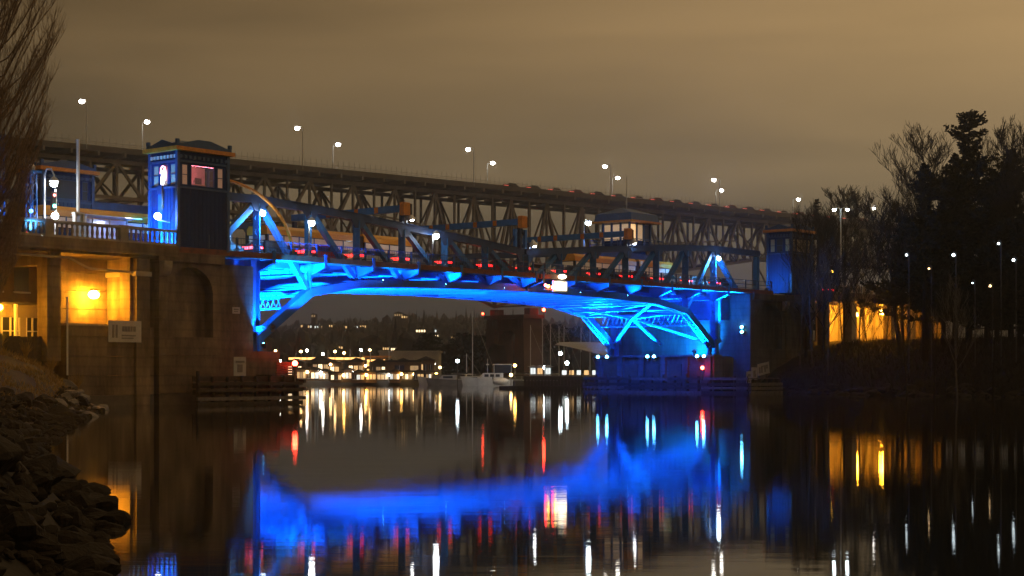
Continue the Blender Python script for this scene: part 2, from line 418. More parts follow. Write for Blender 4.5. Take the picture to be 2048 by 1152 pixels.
for i in range(5200):
    u = R.uniform(-50, -2); s_ = ssh(u) + R.uniform(1.0, 22); w = BW(s_, u); z = sbank_z(s_, u); h = R.uniform(.3,1.1); a = R.uniform(0,6.28); ww = .05
    for k in range(2):
        lx, ly = R.uniform(-.5,.5), R.uniform(-.5,.5)
        mb.poly([(w.x-ww*math.cos(a), w.y-ww*math.sin(a), z-.05), (w.x+ww*math.cos(a), w.y+ww*math.sin(a), z-.05), (w.x+lx, w.y+ly, z+h)])
o = mb.build('undergrowth', 'dark_bark'); tag(o, 'dark brambles and undergrowth covering the right bank', 'undergrowth', kind='stuff')

def gz(X, Y):
    dx, dy = X-CX, Y-CY; return sbank_z(dx*AX+dy*AY, -dx*AY+dy*AX)
# far shore and hill
def hill_z(X, Y):
    t = max(0, min(1, (Y-430)/900)); t = t*t*(3-2*t)
    ridge = 20 + 4*noise2(X*.006, 1.0) + 7*math.exp(-((X+25)/120)**2)
    r2 = max(0, min(1, (X-60)/350))
    return .7 + .004*max(0, Y-300) + t*(ridge + 22*r2 - 12*max(0, min(1, (-X-150)/200)))
xs = [-900+25*i for i in range(73)]; ys2 = [293, 296, 310, 340, 380, 430] + [470+45*i for i in range(24)]
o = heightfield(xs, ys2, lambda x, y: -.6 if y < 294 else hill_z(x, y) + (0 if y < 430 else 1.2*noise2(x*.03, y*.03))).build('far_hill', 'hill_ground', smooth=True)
tag(o, 'dark hill behind the marina dotted with lit houses', 'hill', kind='structure')
mb = MB()
for i in range(4200):
    Y = 430 + 960*R.random()**.8; xp = R.uniform(430, 1330); X = px(xp, Y); z = hill_z(X, Y)
    h = R.uniform(4, 9.5)*(1.35 if R.random() < .12 else 1); r_ = R.uniform(1.6, 3.6)
    if R.random() < .3:
        n = len(mb.v); k = 6
        for q in range(k): mb.v.append((X+r_*.8*math.cos(q*6.283/k), Y+r_*.8*math.sin(q*6.283/k), z+R.uniform(0,1)))
        mb.v.append((X, Y, z+h*1.4))
        for q in range(k): mb.f.append((n+q, n+(q+1)%k, n+k))
    else:
        n0 = len(mb.v); mb.ball((X, Y, z+h*.55), r_, 6, 4, h*.55/r_)
        for q in range(n0, len(mb.v)):
            a, b, c = mb.v[q]; mb.v[q] = (a+R.uniform(-.6,.6), b+R.uniform(-.6,.6), c+R.uniform(-.7,.7))
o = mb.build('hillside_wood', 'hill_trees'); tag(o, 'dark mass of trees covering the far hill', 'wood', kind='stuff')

# ================================================================== BASCULE BRIDGE
PP = [9.5+5.6*k for k in range(7)]                       # panel points of the left leaf; the right leaf mirrors about 43.1
ZT = [16.4, 16.15, 15.8, 15.4, 15.0, 14.55, 14.1]; ZL = [5.3, 8.95, 9.85, 10.1, 10.25, 10.35, 10.4]
DECK = 11.6; UN, UF = 2.0, 15.7
def lacing(mb, p, q, half, step, w):
    """zigzag bars between two parallel plates of a built-up member; half = sideways vector"""
    p = Vector(p); q = Vector(q); half = Vector(half); n = max(2, int((q-p).length/step))
    for i in range(n):
        a = p.lerp(q, i/n); b = p.lerp(q, (i+1)/n); sg = 1 if i % 2 else -1
        mb.beam(a+half*sg, b-half*sg, w, .03, up=half)
def make_leaf(mirror, label):
    S = (lambda s: 86.2 - s) if mirror else (lambda s: s)
    root = bthing('bascule_leaf', label, 'bridge span', S(9.5), 8.85, 5.0, 'the two halves of the lifting bridge')
    # road deck
    deck = box('deck', 'asphalt', root, S(-.2), S(42.98), 0.12, 17.6, 11.36, 11.6)
    for u0 in (0.0, 17.62): box('fascia', 'rust_paint', deck, S(-.1), S(42.96), u0-.06, u0+.1, 11.30, 11.74)
    for k in range(7):
        u = 3.0+k*1.95
        box('stringer', 'blue_steel', deck, S(.3), S(42.9), u-.13, u+.13, 10.86, 11.35)
    for ti, u in enumerate((UN, UF)):
        mb = MB()
        ch = [(-.1, 16.35)] + list(zip(PP, ZT)); ch[-1] = (42.95, 14.1)
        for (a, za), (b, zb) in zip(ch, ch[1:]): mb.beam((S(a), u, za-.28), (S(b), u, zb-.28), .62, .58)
        tr = mb.build('truss', 'unlit_blue_steel', root)
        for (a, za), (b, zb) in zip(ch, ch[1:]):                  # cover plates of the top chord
            beam('cover_plate', 'unlit_blue_steel', tr, (S(a), u, za+.03), (S(b), u, zb+.03), .78, .05)
        for k in range(7):                                         # posts
            s_ = PP[k] if k < 6 else 42.7
            zl = ZL[k]
            for e in (-.19, .19): beam('post', 'blue_steel', tr, (S(s_), u+e, zl+.2), (S(s_), u+e, ZT[k]-.55), .40, .10)
            mb = MB(); lacing(mb, (S(s_), u, zl+.4), (S(s_), u, ZT[k]-.6), (.18, 0, 0), .55, .07); mb.box(S(s_)-.03, S(s_)+.03, u-.14, u+.14, zl+.3, ZT[k]-.58); mb.build('lacing', 'blue_steel', tr)
            mb = MB(); zz = ZT[k]-.55; g = .95                      # gusset plates
            mb.prism([(S(s_)-g, zz+.1), (S(s_)+g, zz+.1), (S(s_)+.45, zz-.62), (S(s_)-.45, zz-.62)], 'y', u-.33, u-.26); mb.build('gusset', 'unlit_blue_steel', tr)
        for k in range(6):                                         # diagonals, top k to bottom k+1
            beam('diagonal', 'blue_steel', tr, (S(PP[k]+.25), u, ZT[k]-.5), (S(PP[k+1] if k < 5 else 42.6), u, ZL[k+1]+.15), .46, .40)
        beam('diagonal', 'blue_steel', tr, (S(PP[0]-.25), u, ZT[0]-.6), (S(4.6), u, 11.62), .46, .5)
        box('tail_post', 'blue_steel', tr, S(-.05), S(.5), u-.25, u+.25, 11.62, 15.75)
        # bottom chord with a laced soffit
        for k in range(6):
            p = Vector((S(PP[k] if k else 9.75), u, ZL[k])); q = Vector((S(PP[k+1] if k < 5 else 42.9), u, ZL[k+1]))
            for e in (-.36, .36): beam('bottom_chord', 'blue_steel', tr, p+Vector((0,e,0)), q+Vector((0,e,0)), .09, .62 if k else .72)
            mb = MB(); d = (q-p).normalized(); dn = Vector((d.z, 0, -d.x)) * (1 if d.x > 0 else -1)
            lacing(mb, p+dn*.29, q+dn*.29, (0, .33, 0), .55, .10); lacing(mb, p+dn*.285, q+dn*.285, (0, -.33, 0), .55, .10)
            mb.build('lacing', 'blue_steel', tr)
            beam('cover_plate', 'blue_steel', tr, p-dn*.33, q-dn*.33, .86, .04)
        # trunnion column: two tapered legs
        for e in (-.45, .45):
            mb = MB(); z0 = 2.6; mb.prism([(S(9.5)-.16, z0), (S(9.5)+.16, z0), (S(9.5)+.32, 5.9), (S(9.5)-.32, 5.9)], 'y', u+e-.14, u+e+.14)
            mb.build('trunnion_leg', 'blue_steel', tr)
        box('bearing', 'blue_steel', tr, S(9.5)-.62, S(9.5)+.62, u-.7, u+.7, 5.62, 6.06)
        beam('trunnion_post', 'blue_steel', tr, (S(8.85), u, 6.06), (S(8.85), u, 11.3), .75, .55)
    # floor beams and side brackets
    for k in range(7):
        s_ = PP[k] if k < 6 else 42.55
        zl = max(ZL[k]-.1, 9.75) if k else 10.2
        fb = MB().prism([(UN+.4, 10.45), (UF-.4, 10.45), (UF-.4, 11.3), (UN+.4, 11.3)] if k < 2 else [(UN+.4, zl+.15), (UF-.4, zl+.15), (UF-.4, 11.3), (UN+.4, 11.3)], 'x', S(s_)-.06, S(s_)+.06).build('floor_beam', 'blue_steel', root)
        box('flange', 'blue_steel', fb, S(s_)-.24, S(s_)+.24, UN+.4, UF-.4, (10.4 if k < 2 else zl+.1), (10.448 if k < 2 else zl+.148))
        for q in range(5):
            u = UN + 2.2 + q*2.3; box('stiffener', 'blue_steel', fb, S(s_)-.13, S(s_)+.13, u-.03, u+.03, 10.5, 10.85)
        for sg, ur in ((-1, UN), (1, UF)):
            tip = ur + sg*2.0
            br = MB().prism([(ur+sg*.36, 10.42), (ur+sg*.36, 11.28), (tip, 11.28), (tip, 11.02)], 'x', S(s_)-.05, S(s_)+.05).build('bracket', 'blue_steel', root)
            MB().beam((S(s_), ur+sg*.36, 10.39), (S(s_), tip, 10.99), .3, .04).build('bracket_flange', 'blue_steel', br)
            box('bracket_tip', 'blue_steel', br, S(s_)-.16, S(s_)+.16, tip+sg*.0, tip+sg*.10, 10.9, 11.98)
    # bottom lateral bracing and cross struts
    for k in range(1, 6):
        a, b = PP[k], (PP[k+1] if k < 5 else 42.8); za, zb = ZL[k]-.1, ZL[k+1]-.1
        for (u0, u1) in ((UN+.4, UF-.4), (UF-.4, UN+.4)):
            beam('lateral_brace', 'blue_steel', root, (S(a), u0, za), (S(b), u1, zb-.02), .34, .16)
        for f in (0, .5):
            s_ = a+(b-a)*f; z_ = za+(zb-za)*f
            beam('cross_strut', 'blue_steel', root, (S(s_), UN+.4, z_-.16), (S(s_), UF-.4, z_-.16), .40, .20)
    um = (UN+UF)/2
    X0 = (S(15.4), um, 8.35)
    for (s_, u, z) in ((PP[2], UN+.4, ZL[2]), (PP[2], UF-.4, ZL[2]), (PP[0]+.3, UN+.4, 5.6), (PP[0]+.3, UF-.4, 5.6), (PP[1], UN+.4, ZL[1]), (PP[1], UF-.4, ZL[1]), (PP[0]+.3, um, 5.5)):
        beam('sway_brace', 'blue_steel', root, (S(s_), u, z), X0, .30, .22)
    # laced cross strut close behind the trunnions
    st = MB()
    for z in (7.5, 8.75): st.box(S(12.6)-.12, S(12.6)+.12, UN+.4, UF-.4, z, z+.14)
    st = st.build('laced_strut', 'blue_steel', root)
    mb = MB(); lacing(mb, (S(12.6), UN+.5, 8.2), (S(12.6), UF-.5, 8.2), (0, 0, .55), .62, .09); lacing(mb, (S(12.6)+.05, UN+.5, 8.2), (S(12.6)+.05, UF-.5, 8.2), (0, 0, -.55), .62, .09); mb.build('lacing', 'blue_steel', st)
    box('counterweight', 'unlit_blue_steel', root, S(1.2), S(7.6), 3.2, 14.5, 8.3, 10.8, bevel=.06)
    # railings
    for u0 in (.04, 17.66):
        rl = MB()
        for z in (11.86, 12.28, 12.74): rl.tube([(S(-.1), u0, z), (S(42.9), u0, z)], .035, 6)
        rl = rl.build('railing', 'unlit_blue_steel', root)
        mb = MB(); n = int(42.8/.28)
        for i in range(n): x = S(.05+i*.28); mb.box(x-.011, x+.011, u0-.011, u0+.011, 11.87, 12.72)
        tag(mb.build('picket', 'unlit_blue_steel', rl), kind='stuff')
        for i in range(16): x = S(.2+i*2.8); box('rail_post', 'unlit_blue_steel', rl, x-.05, x+.05, u0-.05, u0+.05, 11.74, 12.8)
    # kerbs by the trusses
    for u0 in (2.75, 14.6): box('kerb', 'pale_concrete', deck, S(.1), S(42.9), u0-.18, u0+.18, 11.604, 11.76)
    return root
make_leaf(False, 'blue lit steel truss half of the lifting bridge nearest the left tower')
make_leaf(True, 'blue lit steel truss half of the lifting bridge by the right hand pier')

# gantry beams across the road
for i, (s_, lb) in enumerate(((26.3, 'leftmost blue overhead beam with an orange end box above the truss'), (42.6, 'middle blue overhead beam with orange end box where the spans meet'), (59.9, 'rightmost blue overhead beam reaching to the operator cabin'))):
    g = bthing('overhead_gantry', lb, 'gantry', s_, 8.85, DECK, 'overhead beams across the bridge road')
    ztop = [15.4, 14.1, 15.4][i]
    for u in (UN, UF): beam('gantry_post', 'unlit_blue_steel', g, (s_, u, ztop+.06), (s_, u, 16.35), .34, .34)
    beam('gantry_beam', 'lamplit_gantry_blue', g, (s_, UN-.1, 16.72), (s_, UF+.2, 16.72), .5, .58)
    box('end_box', 'orange_paint', g, s_-.42, s_+.42, UN-.62, UN-.1, 16.1, 17.25, bevel=.04)
    box('end_plate', 'black', g, s_+.44, s_+.72, UN-.55, UN-.1, 16.2, 17.15)
    for u in (4.9, 7.4, 11.0, 13.2): box('marker_block', 'orange_paint', g, s_-.27, s_+.27, u-.24, u+.24, 16.46, 16.98)
    if i == 1:
        for e in (-.75, .75):
            beam('brace', 'unlit_blue_steel', g, (s_+e*2.2, UN, 14.2), (s_+e*.1, UN, 16.3), .16, .16)
            box('lit_strut', 'lamplit_gantry_blue', g, s_+e-.14, s_+e+.14, UN-.2, UN+.1, 14.16, 16.0)

# curved orange pipe at the left portal
g = bthing('curved_clearance_bar', 'curved orange bar arching down from the tower beside the truss', 'arch bar', 5.0, 2.9, DECK)
pts = [(5.2 + 7.6*math.sin(i/14*1.52), 1.35, 11.72 + 5.6*math.cos(i/14*1.52)) for i in range(15)]
MB().tube(pts, .13, 8).build('bar', 'orange_paint', g, smooth=True)
box('foot_plate', 'unlit_blue_steel', g, 12.5, 13.1, 1.15, 1.55, 11.61, 11.7)

# ================================================================== TOWERS
def wall_holes(mb, L, H, holes, fn):
    """boxes around rectangular openings; fn(a0,a1,z0,z1) adds a box"""
    holes = sorted(holes); zs0 = min(h[2] for h in holes); zs1 = max(h[3] for h in holes)
    fn(0, L, 0, zs0); fn(0, L, zs1, H); a = 0
    for h in holes: fn(a, h[0], zs0, zs1); a = h[1]
    fn(a, L, zs0, zs1)
def make_tower(label, s0, u0, z0, w=4.8, v=3.2, H=7.35, kind='near'):
    t = bthing('bridge_tower', label, 'tower', s0+w/2, u0+v/2, z0, 'towers at the corners of the bridge')
    s1, u1 = s0+w, u0+v; W0, W1 = z0+4.85, z0+6.4
    hs = [(w*.085, w*.205), (w*.265, w*.735), (w*.795, w*.915)]; hu = [(v*.08, v*.28), (v*.36, v*.64), (v*.70, v*.90)]
    mb = MB()
    for (fixed, T) in ((u0, .16), (u1-.16, .16)):
        wall_holes(mb, w, H, [(a, b, W0-z0, W1-z0) for a, b in hs], lambda a, b, c, d: mb.box(s0+a, s0+b, fixed, fixed+T, z0+c, z0+d))
    for (fixed, T) in ((s0, .16), (s1-.16, .16)):
        wall_holes(mb, v-.32, H, [(a-.16 if a > .16 else .02, b-.16, W0-z0, W1-z0) for a, b in hu], lambda a, b, c, d: mb.box(fixed, fixed+T, u0+.16+a, u0+.16+b, z0+c, z0+d))
    wall = mb.build('wall', 'blue_tower', t)
    box('floor', 'house_dark', t, s0+.2, s1-.2, u0+.2, u1-.2, z0+4.3, z0+4.4)
    # boards proud of the wall
    n = 13
    for i in range(n):
        a = s0+.05+(w-.1)*i/(n-1)
        box('batten', 'blue_tower', wall, a-.03, a+.03, u0-.03, u0-.002, z0+.3, W0-.28)
        if kind == 'south': continue
    for i in range(9):
        a = u0+.05+(v-.1)*i/8; box('batten', 'blue_tower', wall, s0-.03, s0-.002, a-.03, a+.03, z0+.3, W0-.28)
    for zz, m_ in ((W0-.26, 'navy_trim'), (W1+.14, 'navy_trim')):
        mb = MB(); e = .09
        mb.box(s0-e, s1+e, u0-e, u0-.004, zz, zz+.14); mb.box(s0-e, s1+e, u1+.004, u1+e, zz, zz+.14); mb.box(s0-e, s0-.004, u0-.003, u1+.003, zz, zz+.14); mb.box(s1+.004, s1+e, u0-.003, u1+.003, zz, zz+.14)
        mb.build('belt_course', m_, t)
    for (a, b) in ((s0, u0), (s1, u0), (s0, u1), (s1, u1)):
        box('corner_board', 'navy_trim', t, a-.13, a+.13, b-.13, b+.13, z0+.02, W0-.27); box('corner_board', 'navy_trim', t, a-.13, a+.13, b-.13, b+.13, W0-.115, z0+H-.02)
    # windows
    def win(face, a0, a1, m_, bars=True):
        if face in ('w', 'e'):
            u = u0 if face == 'w' else u1-.16
            p = box('window', m_, t, s0+a0, s0+a1, u+.07, u+.10, W0, W1); fr = MB()
            for x in (s0+a0, s0+a1-.05): fr.box(x, x+.05, u+.02, u+.065, W0, W1)
            for z in (W0, W1-.05) + (((W0+W1)/2-.025,) if bars else ()): fr.box(s0+a0+.05, s0+a1-.05, u+.02, u+.06, z, z+.05)
        else:
            s_ = s0 if face == 'n' else s1-.16
            p = box('window', m_, t, s_+.07, s_+.10, u0+a0, u0+a1, W0, W1); fr = MB()
            for x in (u0+a0, u0+a1-.05): fr.box(s_+.02, s_+.065, x, x+.05, W0, W1)
            for z in (W0, W1-.05) + (((W0+W1)/2-.025,) if bars else ()): fr.box(s_+.02, s_+.06, u0+a0+.05, u0+a1-.05, z, z+.05)
        fr.build('frame', 'navy_trim', p); return p
    lit = kind == 'near'
    for i, (a, b) in enumerate(hs):
        win('w', a, b, ('clear_glass' if i == 1 else 'window_blind') if lit else 'beige_blind' if kind == 'south' else 'dark_glass', i != 1)
        win('e', a, b, 'dark_glass', i != 1)
    for i, (a, b) in enumerate(hu):
        win('n', a, b, 'beige_blind' if (i != 1 and kind != 'back') else 'dark_glass'); win('s', a, b, 'dark_glass')
    if lit:                                                   # the lit room behind the large pane
        box('room_wall', 'house_beige', t, s0+.3, s1-.3, u1-.9, u1-.8, z0+4.45, W1+.2); box('room_ceiling', 'white_paint', t, s0+.3, s1-.3, u0+.3, u1-.95, W1+.25, W1+.3)
        box('desk', 'house_brown', t, s0+1.6, s0+3.4, u0+.9, u0+1.5, z0+4.45, W0+.25); box('monitor', 'black', t, s0+2.5, s0+3.1, u0+1.0, u0+1.06, W0+.3, W0+.75)
        box('cabinet', 'house_dark', t, s0+1.2, s0+1.7, u1-1.5, u1-.95, z0+4.45, W0+.95); box('notice_board', 'white_paint', t, s0+2.3, s0+3.0, u1-.93, u1-.905, W0+.6, W0+1.2)
        MB().tube([(s0+.8, u0+.6, W1+.08), (s1-.8, u0+.6, W1+.08)], .05, 6).build('neon_tube', 'room_pink', t)
    # dentils, cornice, parapet, roof
    for i in range(8):
        a = u0+.2+(v-.4)*i/7; box('dentil', 'white_paint' if lit else 'navy_trim', t, s0-.12, s0-.004, a-.11, a+.11, z0+H-.52, z0+H-.28)
    for i in range(11):
        a = s0+.25+(w-.5)*i/10; box('dentil', 'navy_trim', t, a-.11, a+.11, u0-.12, u0-.004, z0+H-.52, z0+H-.28)
    box('cornice', 'orange_paint', t, s0-.42, s1+.42, u0-.42, u1+.42, z0+H+.003, z0+H+.30)
    box('parapet', 'navy_trim', t, s0-.22, s1+.22, u0-.22, u1+.22, z0+H+.303, z0+H+.55)
    for b in (u0-.2, u1+.02): MB().prism([(s0+.2, z0+H+.553), (s1-.2, z0+H+.553), ((s0+s1)/2+.6, z0+H+.95), ((s0+s1)/2-.6, z0+H+.95)], 'y', b, b+.18).build('pediment', 'navy_trim', t)
    for a in (s0-.2, s1+.02): MB().prism([(u0+.35, z0+H+.553), (u1-.35, z0+H+.553), ((u0+u1)/2, z0+H+.92)], 'x', a, a+.18).build('pediment', 'navy_trim', t)
    mb = MB(); n = 0; zz = z0+H+.553; mb.v = [(s0-.01,u0-.01,zz),(s1+.01,u0-.01,zz),(s1+.01,u1+.01,zz),(s0-.01,u1+.01,zz),(s0+1.6,(u0+u1)/2,zz+.5),(s1-1.6,(u0+u1)/2,zz+.5)]
    mb.f = [(0,1,5,4),(2,3,4,5),(1,2,5),(3,0,4),(3,2,1,0)]; mb.build('roof', 'navy_trim', t)
    for (a, b) in ((s0-.12, u0-.12), (s1+.12, u0-.12), (s0-.12, u1+.12), (s1+.12, u1+.12)): box('finial', 'navy_trim', t, a-.12, a+.12, b-.12, b+.12, z0+H+.553, z0+H+.85)
    return t
NT = make_tower('large dark blue bridge tower with pink lit windows at the left', 0, 0, 11.55)
make_tower('small blue tower with orange cornice behind the crook lamp at far left', -1.2, 15.4, 11.55, H=7.0, kind='back')
make_tower('blue tower with two pale blinds at the right end of the bridge', 90.6, 0, 11.7, H=7.2, kind='south')
# neon light in the left window and its pale trailing strip
g = bthing('neon_light', 'glowing pink and white neon tubes in the tower side window', 'neon light', -.1, 1.6, 16.3)
MB().tube([(-.06, 1.72, 16.45), (-.07, 1.66, 16.9), (-.07, 1.55, 17.3), (-.06, 1.45, 17.62)], [.10,.15,.14,.07], 8).build('white_tube', 'neon_white', g, smooth=True)
MB().tube([(-.075, 1.35, 16.75), (-.07, 1.28, 17.25), (-.07, 1.4, 17.75), (-.07, 1.66, 17.85), (-.07, 1.86, 17.7), (-.07, 1.9, 17.3)], .05, 8).build('pink_tube', 'neon_pink', g, smooth=True)
MB().tube([(-.14, 1.62, 16.35), (-.14, 1.6, 15.6), (-.14, 1.63, 14.6)], [.06,.09,.08], 6).build('trailing_strip', 'pale_timber', g, smooth=True)

# operator cabin tower on the far right corner
c = bthing('operator_tower', 'blue operator cabin with lit windows and orange eaves above the right span', 'tower', 86, 20.5, DECK)
cs, cu, cw, cv = 83.8, 18.4, 4.6, 4.2
box('shaft', 'blue_tower', c, cs+.5, cs+cw-.5, cu+.5, cu+cv-.5, 11.65, 17.3)
box('balcony', 'navy_trim', c, cs-1.1, cs+cw+1.1, cu-1.1, cu+cv+1.1, 17.3, 17.55)
mb = MB()
for z in (18.0, 18.5):
    mb.tube([(cs-1.05, cu-1.05, z), (cs+cw+1.05, cu-1.05, z), (cs+cw+1.05, cu+cv+1.05, z), (cs-1.05, cu+cv+1.05, z), (cs-1.05, cu-1.05, z)], .04, 5)
rl = mb.build('balcony_rail', 'navy_trim', c)
for i in range(8): a = cs-1.05+(cw+2.1)*i/7; box('baluster', 'navy_trim', rl, a-.03, a+.03, cu-1.08, cu-1.02, 17.55, 18.5)
for i in range(7): a = cu-1.05+(cv+2.1)*i/6; box('baluster', 'navy_trim', rl, cs-1.08, cs-1.02, a-.03, a+.03, 17.55, 18.5)
for i in range(4):
    a = cs+.1+(cw-.2)*i/3
    for b in (cu+.1, cu+cv-.1): box('window_post', 'navy_trim', c, a-.12, a+.12, b-.1, b+.1, 17.55, 20.6)
for i in range(1, 3):
    b = cu+.1+(cv-.2)*i/3
    for a in (cs+.1, cs+cw-.1): box('window_post', 'navy_trim', c, a-.1, a+.1, b-.12, b+.12, 17.55, 20.6)
box('cabin_wall', 'blue_tower', c, cs+.22, cs+cw-.22, cu+.22, cu+cv-.22, 17.55, 18.45)
for i in range(3):
    a = cs+.25+(cw-.5)*i/3; box('window', ['window_warm', 'window_dim', 'dark_glass'][i], c, a, a+(cw-.5)/3-.04, cu+.16, cu+.2, 18.5, 20.4)
for i in range(3):
    b = cu+.25+(cv-.5)*i/3; box('window', 'window_dim', c, cs+.16, cs+.2, b, b+(cv-.5)/3-.04, 18.5, 20.4)
box('ceiling', 'house_beige', c, cs+.2, cs+cw-.2, cu+.2, cu+cv-.2, 20.42, 20.58)
box('eave', 'orange_paint', c, cs-.9, cs+cw+.9, cu-.9, cu+cv+.9, 20.603, 20.82)
mb = MB(); zz = 20.823; mb.v = [(cs-.7,cu-.7,zz),(cs+cw+.7,cu-.7,zz),(cs+cw+.7,cu+cv+.7,zz),(cs-.7,cu+cv+.7,zz),(cs-.5,cu-.5,zz+.9),(cs+cw+.5,cu-.5,zz+.9),(cs+cw+.5,cu+cv+.5,zz+.9),(cs-.5,cu+cv+.5,zz+.9),(cs+1.2,cu+cv/2,zz+1.7),(cs+cw-1.2,cu+cv/2,zz+1.7)]
mb.f = [(0,1,5,4),(1,2,6,5),(2,3,7,6),(3,0,4,7),(4,5,9,8),(6,7,8,9),(5,6,9),(7,4,8),(3,2,1,0)]; mb.build('roof', 'navy_trim', c)
MB().tube([(cs+cw/2, cu+cv/2, 22.4), (cs+cw/2, cu+cv/2, 26.5)], [.06,.03], 6).build('mast', 'metal_pole', c)

# ================================================================== PIERS
def make_pier(label, mirror):
    S = (lambda s: 86.2 - s) if mirror else (lambda s: s)
    p = bthing('bridge_pier', label, 'bridge pier', S(3), 8.8, 0)
    if not mirror: a0, a1 = -1.7, 4.2
    else: a0, a1 = -9.6, 4.2
    H = 11.33; CM = 'grey_concrete' if mirror else 'concrete'
    # core behind the arched front
    box('core', CM, p, S(a0+.02), S(a1), 1.0, 17.0, -1.5, H-.04)
    box('core', CM, p, S(a1+.003), S(7.0), 2.4 if not mirror else 2.6, 15.6, -1.5, 4.2)
    box('channel_block', CM, p, S(a1+.003), S(4.9 if mirror else 8.1), -.02 if mirror else .8, 2.38 if not mirror else 2.5, -1.5, H-.1 if mirror else 10.7)
    box('channel_block', CM, p, S(a1+.003), S(8.1), 15.3, 17.6, -1.5, 10.7)
    box('ledge', CM, p, S(7.003), S(11.0), .9, 17.2, -1.5, 4.05)
    # front: base in courses, pilasters, spandrel over the arch
    arches = [(a0, a1)] if not mirror else [(a0, -3.2), (-3.0, a1)]
    for (f0, f1) in arches:
        z = -.5
        while z < 4.9:
            box('course', 'wet_concrete' if z < .5 else CM, p, S(f0), S(f1), .0, .99, z, z+1.36); z += 1.39
        zb = z; pw = .8
        for (b0, b1) in ((f0, f0+pw), (f1-pw, f1)):
            zz = zb
            while zz < 10.4:
                e = min(zz+1.36, 10.6); box('pilaster_block', CM, p, S(b0), S(b1), .02, .99, zz, e); zz += 1.39
        # arch spandrel
        c_ = (f0+f1)/2; hw = (f1-f0)/2-pw; zs = 8.3; rise = 2.0
        poly = [(S(f0+pw+.003), 10.6), (S(f0+pw+.003), zs)]
        for i in range(13):
            t = math.pi*(1-i/12); poly.append((S(c_+(hw-.003)*math.cos(t)), zs+rise*math.sin(t)))
        poly += [(S(f1-pw-.003), 10.6)]
        MB().prism(poly, 'y', .04, .985).build('arch_spandrel', CM, p)
        box('cap_slab', CM, p, S(f0-.18), S(f1+.18), -.2, .995, 10.605, H-.02)
        # scrolled corbel under the tower
        for b in (f0+.02,):
            poly = [(-.6, 10.6)]
            for i in range(8): t = i/7*math.pi/2; poly.append((-.6*math.cos(t)+.0, 10.6-1.1*math.sin(t)))
            poly.append((.0, 10.6)); MB().prism(poly, 'x', S(b), S(b+.75)).build('corbel', 'pale_concrete', p)
    if mirror:
        box('ledge_cap', CM, p, 74.85, 76.6, .7, 17.4, 4.053, 4.3)
        for k in range(6): box('pier_rib', CM, p, 74.9, 75.197, 1.2+k*3.0, 1.9+k*3.0, -1, 4.05)
        for k in range(5): box('recess_panel', 'wet_concrete', p, 75.10, 75.197, 2.2+k*3.0, 3.9+k*3.0, 1.9, 3.3)
        box('pier_band', CM, p, 74.98, 75.195, .9, 17.2, 1.3, 1.7)
    return p
make_pier('tall weathered concrete pier with arched niche below the left tower', False)
make_pier('blue lit concrete pier carrying the right end of the bridge', True)
# wall closing the right pier behind the trunnions
g = bthing('abutment_wall', 'blue washed wall behind the right trunnions below the deck', 'wall', 84, 8.8, 4)
z = 4.3
while z < 10.6:
    box('course', 'grey_concrete', g, 84.5, 85.2, 2.6, 15.2, z, min(z+1.18, 10.9)); z += 1.2
g = bthing('abutment_wall', 'wall behind the left trunnions in blue light below the deck', 'wall', 3, 8.8, 4)
z = 4.3
while z < 10.6:
    box('course', 'concrete', g, 4.25, 4.6, 2.6, 15.2, z, min(z+1.18, 10.9)); z += 1.2

# ================================================================== LEFT APPROACH
ap = bthing('approach_viaduct', 'concrete approach road with pale balustrade left of the tower', 'viaduct', -20, 8, 0)
box('slab', 'concrete', ap, -45, -.05, .1, 17.2, 10.75, 11.52)
box('road_surface', 'asphalt', ap, -45, -.06, 2.6, 15, 11.524, 11.6)
box('edge_beam', 'concrete', ap, -45, -.06, -.25, .098, 10.95, 11.75)
for k in range(6):
    s_ = -3.4-k*7.0; box('column', 'concrete', ap, s_-.55, s_+.55, .5, 1.7, 3.2, 10.74); box('crossbeam', 'concrete', ap, s_-.45, s_+.45, .35, 16.9, 9.9, 10.745) if k else None
    box('column', 'concrete', ap, s_-.55, s_+.55, 14.5, 15.7, 3.2, 9.89)
MB().tube([(-45, .3, 10.5), (-9.4, .3, 10.45), (-7.6, .3, 9.75), (-3.5, .3, 9.65)], .09, 8).build('drain_pipe', 'pale_concrete', ap)
def balustrade(label, s0, s1, u, zb, n_bal, piers_):
    b = bthing('balustrade', label, 'balustrade', (s0+s1)/2, u, zb)
    box('base_rail', 'pale_concrete', b, s0, s1, u-.16, u+.16, zb, zb+.18); box('top_rail', 'pale_concrete', b, s0, s1, u-.2, u+.2, zb+1.0, zb+1.2, bevel=.03)
    for q in piers_: box('pedestal', 'pale_concrete', b, q-.35, q+.35, u-.24, u+.24, zb+.003, zb+1.24)
    for i in range(n_bal):
        s_ = s0+(s1-s0)*(i+.5)/n_bal
        if any(abs(s_-q) < .45 for q in piers_): continue
        MB().tube([(s_,u,zb+.18),(s_,u,zb+.3),(s_,u,zb+.5),(s_,u,zb+.85),(s_,u,zb+1.0)], [.1,.07,.12,.07,.11], 8).build('baluster', 'pale_concrete', b, smooth=True)
balustrade('pale balustrade of the road edge running from the left tower to the tree', -22, -.15, 0.1, 11.75, 52, (-21.6, -11.2, -4.9))
